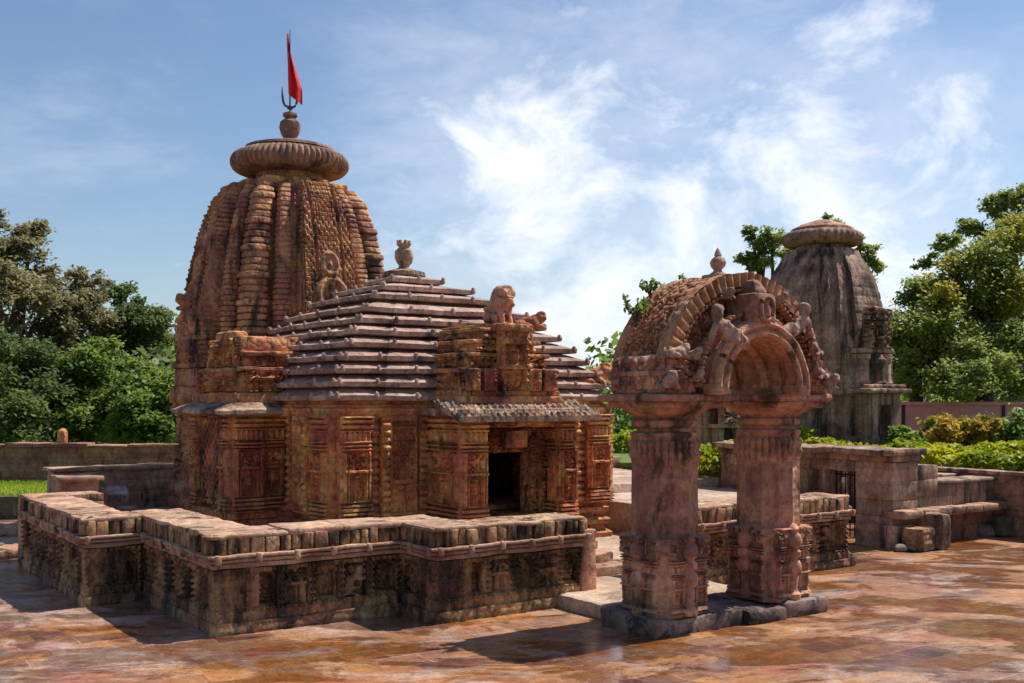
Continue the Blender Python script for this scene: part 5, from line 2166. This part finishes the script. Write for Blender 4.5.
LG = 'trees beyond the left boundary wall'
tree_px(18, 40, .4, [(10, 250, 28, 0), (30, 235, 16, 1), (-25, 270, 40, 1), (20, 290, 34, -1), (-5, 225, 14, 0), (45, 285, 22, 1), (0, 330, 40, 0)], 7500, .26, 'leaf_brown', 'tallest tree at the far left with thin brownish green upper branches', 11, group=LG)
tree_px(82, 42, .4, [(78, 305, 26, 0), (60, 320, 24, -1), (95, 290, 18, 1), (75, 275, 10, 0), (105, 320, 22, 1), (55, 345, 30, 0)], 5500, .25, 'leaf_brown', 'olive brown tree with a pointed top behind the left boundary wall', 12, group=LG)
tree_px(130, 44, .4, [(125, 320, 26, 0), (150, 320, 20, 0), (118, 292, 14, 1), (140, 345, 30, 0), (165, 350, 22, 1), (110, 340, 24, 0), (178, 360, 18, 2)], 6500, .25, 'leaf_dark', 'dark green feathery tree just left of the tall tower', 13, group=LG)
tree_px(20, 36, .4, [(10, 360, 40, 0), (-20, 385, 44, 0), (35, 390, 34, -1), (15, 415, 34, -2), (55, 375, 26, 1), (-30, 340, 34, 1)], 7000, .25, 'leaf_dark', 'broad dark green tree low over the wall at the far left', 14, group=LG)
tree_px(85, 37, .4, [(80, 375, 34, 0), (60, 400, 30, 0), (100, 395, 32, 0), (85, 420, 28, -1), (120, 370, 22, 1), (100, 355, 20, 0)], 7500, .24, 'leaf_mid', 'rounded mid green tree over the middle of the left boundary wall', 15, group=LG)
tree_px(145, 36, .4, [(145, 395, 30, 0), (165, 405, 28, 0), (130, 420, 24, -1), (160, 430, 20, -1), (175, 385, 20, 0), (145, 375, 18, 1)], 7500, .23, 'leaf_mid', 'bright glossy green tree beside the base of the tall tower', 16, group=LG)
# low growth that reads as one mass behind the left wall
r_ = np.random.default_rng(3)
N_ = 22000
P = np.column_stack([r_.uniform(-30, -8, N_), r_.uniform(38, 56, N_), .5 + 3.6 * r_.uniform(0, 1, N_) ** 1.2])
P[:, 2] *= .6 + .7 * vnoise(np.column_stack([P[:, 0] * .4, P[:, 1] * .3, P[:, 0] * 0]))
V, F = leaves(P, .26, 3)
leaf_object('undergrowth', V, F, 'leaf_dark')['kind'] = 'stuff'

RG = 'trees beyond the garden on the right'
tree_px(985, 39, 1.2, [(985, 255, 34, 0), (1020, 235, 36, 1), (955, 275, 26, 0), (1000, 300, 40, 0), (1045, 285, 44, 1), (940, 300, 22, -1), (1060, 230, 40, 2), (1090, 300, 40, 0), (965, 300, 30, 1), (990, 320, 34, 1), (935, 285, 18, 0)], 13000, .22, 'leaf_yellow', 'broad yellow green tree with a dark forked trunk above the pink wall', 21, trunk_r=.34, group=RG)
tree_px(1015, 44, 1.2, [(1000, 205, 18, 0), (1020, 198, 20, 0), (975, 228, 16, 0), (945, 245, 13, -1), (925, 262, 11, 0), (1045, 205, 26, 1), (1012, 228, 22, 0), (1070, 230, 36, 0)], 4800, .24, 'leaf_light', 'tallest right hand tree, thin green branches against the sky', 22, trunk_r=.32, group=RG, csize=.24)
tree_px(915, 38, 1.2, [(915, 320, 26, 0), (900, 345, 26, 0), (930, 340, 26, 0), (905, 370, 28, 0), (925, 300, 20, 1), (890, 375, 20, 1), (940, 370, 26, 0), (942, 318, 26, 0), (915, 285, 14, 1), (950, 345, 26, 0)], 9500, .2, 'leaf_light', 'rounded grey green tree directly right of the second temple', 23, group=RG)
tree_px(965, 37, 1.2, [(960, 350, 24, 0), (950, 375, 22, -1), (1000, 370, 22, -1), (1015, 345, 26, 0), (1035, 375, 30, 0), (975, 385, 22, -2), (975, 345, 28, 1), (995, 335, 24, 1), (985, 365, 26, 0)], 8000, .2, 'leaf_light', 'low leafy tree under the yellow green tree, over the pink wall', 24, group=RG)
tree_px(760, 48, 1.2, [(757, 245, 13, 0), (745, 260, 11, 0), (772, 240, 14, 0), (765, 262, 14, 0), (785, 252, 10, 0), (750, 232, 8, 0), (780, 290, 16, 0)], 2400, .24, 'leaf_light', 'dark thin tree top showing left of the second temple tower', 25, group=RG, csize=.24)
tree_px(852, 47, 1.2, [(828, 222, 9, 0), (840, 228, 10, 0), (868, 255, 12, 0), (876, 265, 10, 0), (862, 280, 14, 0), (858, 240, 9, 0), (850, 300, 16, 0)], 2200, .22, 'leaf_light', 'light green tree top showing right of the second temple disc', 26, group=RG, csize=.24)
tree_px(655, 52, 1.2, [(645, 312, 10, 0), (662, 290, 9, 0), (680, 278, 7, 0), (660, 325, 14, 0), (690, 290, 12, 0), (670, 345, 14, 0)], 1000, .2, 'leaf_light', 'thin tree top showing over the left shoulder of the archway', 27, group=RG, csize=.24)


def hedge(p0, p1, width, height, z0, n, size, mat, label, seed, name='hedge'):
    r = np.random.default_rng(seed)
    p0, p1 = np.array(p0), np.array(p1)
    L = np.hypot(*(p1 - p0))
    d = (p1 - p0) / L
    nn = np.array((-d[1], d[0]))
    nb = max(2, int(L / (height * .9)))
    t = r.integers(0, nb, n) / nb + r.normal(0, .45 / nb, n)
    ph = r.uniform(.75, 1.15, nb + 8)
    hh = ph[np.clip((t * nb).astype(int), 0, nb)] * height
    a = r.uniform(0, PI, n)
    k = r.uniform(.7, 1.0, n) ** .5
    off = np.cos(a) * k * width * .5
    z = np.sin(a) ** .7 * k * hh
    P = np.column_stack([(t * L)[:, None] * d + off[:, None] * nn, z])
    P += r.normal(0, size * .3, P.shape)
    V, F = leaves(P, size, seed, .6)
    th = thing(name, label, 'hedge' if name == 'hedge' else 'bush', (*p0, z0), 0, world_xy=True)
    leaf_object('foliage', V, F, mat, th)


def bush(px, y0, y1, Y, wpx, mat, label, seed, n=2600, size=.09):
    x, _, zt = at(px, y0, Y)
    base = 1.2
    w = wpx / 1062 * Y
    r = np.random.default_rng(seed)
    h = zt - base
    bl = [(r.uniform(-.3, .3) * w, r.uniform(-.3, .3) * w, h * r.uniform(.35, .62), h * r.uniform(.3, .42)) for _ in range(9)]
    P, C = clump_points(bl, n, seed, .3, 30)
    P = P[P[:, 2] > .03]
    V, F = leaves(P, size, seed, .5)
    th = thing('bush', label, 'bush', (x, Y, base), 0, world_xy=True)
    leaf_object('foliage', V, F, mat, th)
    m = MB()
    m.tube([(0, 0, -.05), (.03, 0, h * .4), (0, .03, h * .8)], [.06, .04, .015], 6)
    m.build('stem', 'bark', th, smooth=0)


hedge(W(7.0, 7.9)[:2], W(11.9, 7.0)[:2], 1.0, .62, 1.2, 5200, .085, 'leaf_hedge', 'bright yellow hedge just behind the gateway roof', 31)
hedge(W(11.9, 7.0)[:2], W(11.9, .2)[:2], 1.0, .46, 1.2, 7000, .085, 'leaf_hedge', 'bright yellow green hedge along the top of the retaining wall', 32)
hedge((8.8, 25.9), (16.5, 25.3), 1.3, .55, 1.2, 6500, .1, 'leaf_hedge', 'second row of bright hedge in front of the round bushes', 33)
hedge((1.5, 33), (9.0, 31), 1.2, .7, 1.2, 4200, .11, 'leaf_hedge', 'bright green hedge glimpsed between the archway pillars', 34)
bush(952, 411, 450, 29, 80, 'leaf_bush', 'round clipped bush with orange tips right of the second temple', 41, 6000, .1)
bush(1022, 412, 450, 28.4, 66, 'leaf_mid', 'round dark green bush at the right edge before the pink wall', 42, 5000, .1)
bush(905, 425, 450, 31, 36, 'leaf_mid', 'small green shrub at the right corner of the second temple', 43, 2000, .1)


# weeds growing on the archway and on the roof
def weed(name, loc, h, n, label, seed, mat='leaf_mid', size=.05):
    r = np.random.default_rng(seed)
    th = thing(name, label, 'plant', loc, 0, world_xy=True)
    m = MB()
    pts = []
    for k in range(6):
        a = r.uniform(0, 2 * PI)
        tip = np.array((math.cos(a) * h * .5, math.sin(a) * h * .5, h * r.uniform(.6, 1)))
        m.tube([(0, 0, -.04), tip * .5 + np.array((0, 0, h * .1)), tip], [.01, .007, .004], 4)
        for t in r.uniform(.35, 1.05, n // 6):
            pts.append(tip * t + r.normal(0, h * .09, 3))
    V, F = leaves(np.array(pts), size, seed, .3)
    leaf_object('leaves', V, F, mat, th)
    m.build('stems', 'bark', th, smooth=0)


weed('wild_plant', W(AC - 1.22, .30, ZC + .85), .28, 110, 'leafy weed growing from the left shoulder of the archway', 51)
weed('wild_plant', W(AC - .86, .42, ZC + 1.18), .2, 70, 'small weed higher up the left curve of the archway', 52)

# bright grass on the left lawn
N_ = 26000
P = np.column_stack([r_.uniform(-19, -9.8, N_), r_.uniform(25.4, 29.1, N_), np.full(N_, .52)])
t = r_.uniform(0, 2 * PI, N_)
hgt = r_.uniform(.05, .13, N_)
dx = np.column_stack([np.cos(t), np.sin(t), 0 * t]) * .02
lean = np.column_stack([r_.normal(0, .03, N_), r_.normal(0, .03, N_), hgt])
V = np.stack([P - dx, P + dx, P + dx * .3 + lean, P - dx * .3 + lean], 1).reshape(-1, 3)
leaf_object('grass', V, np.arange(4 * N_).reshape(-1, 4), 'grassmat')['kind'] = 'stuff'
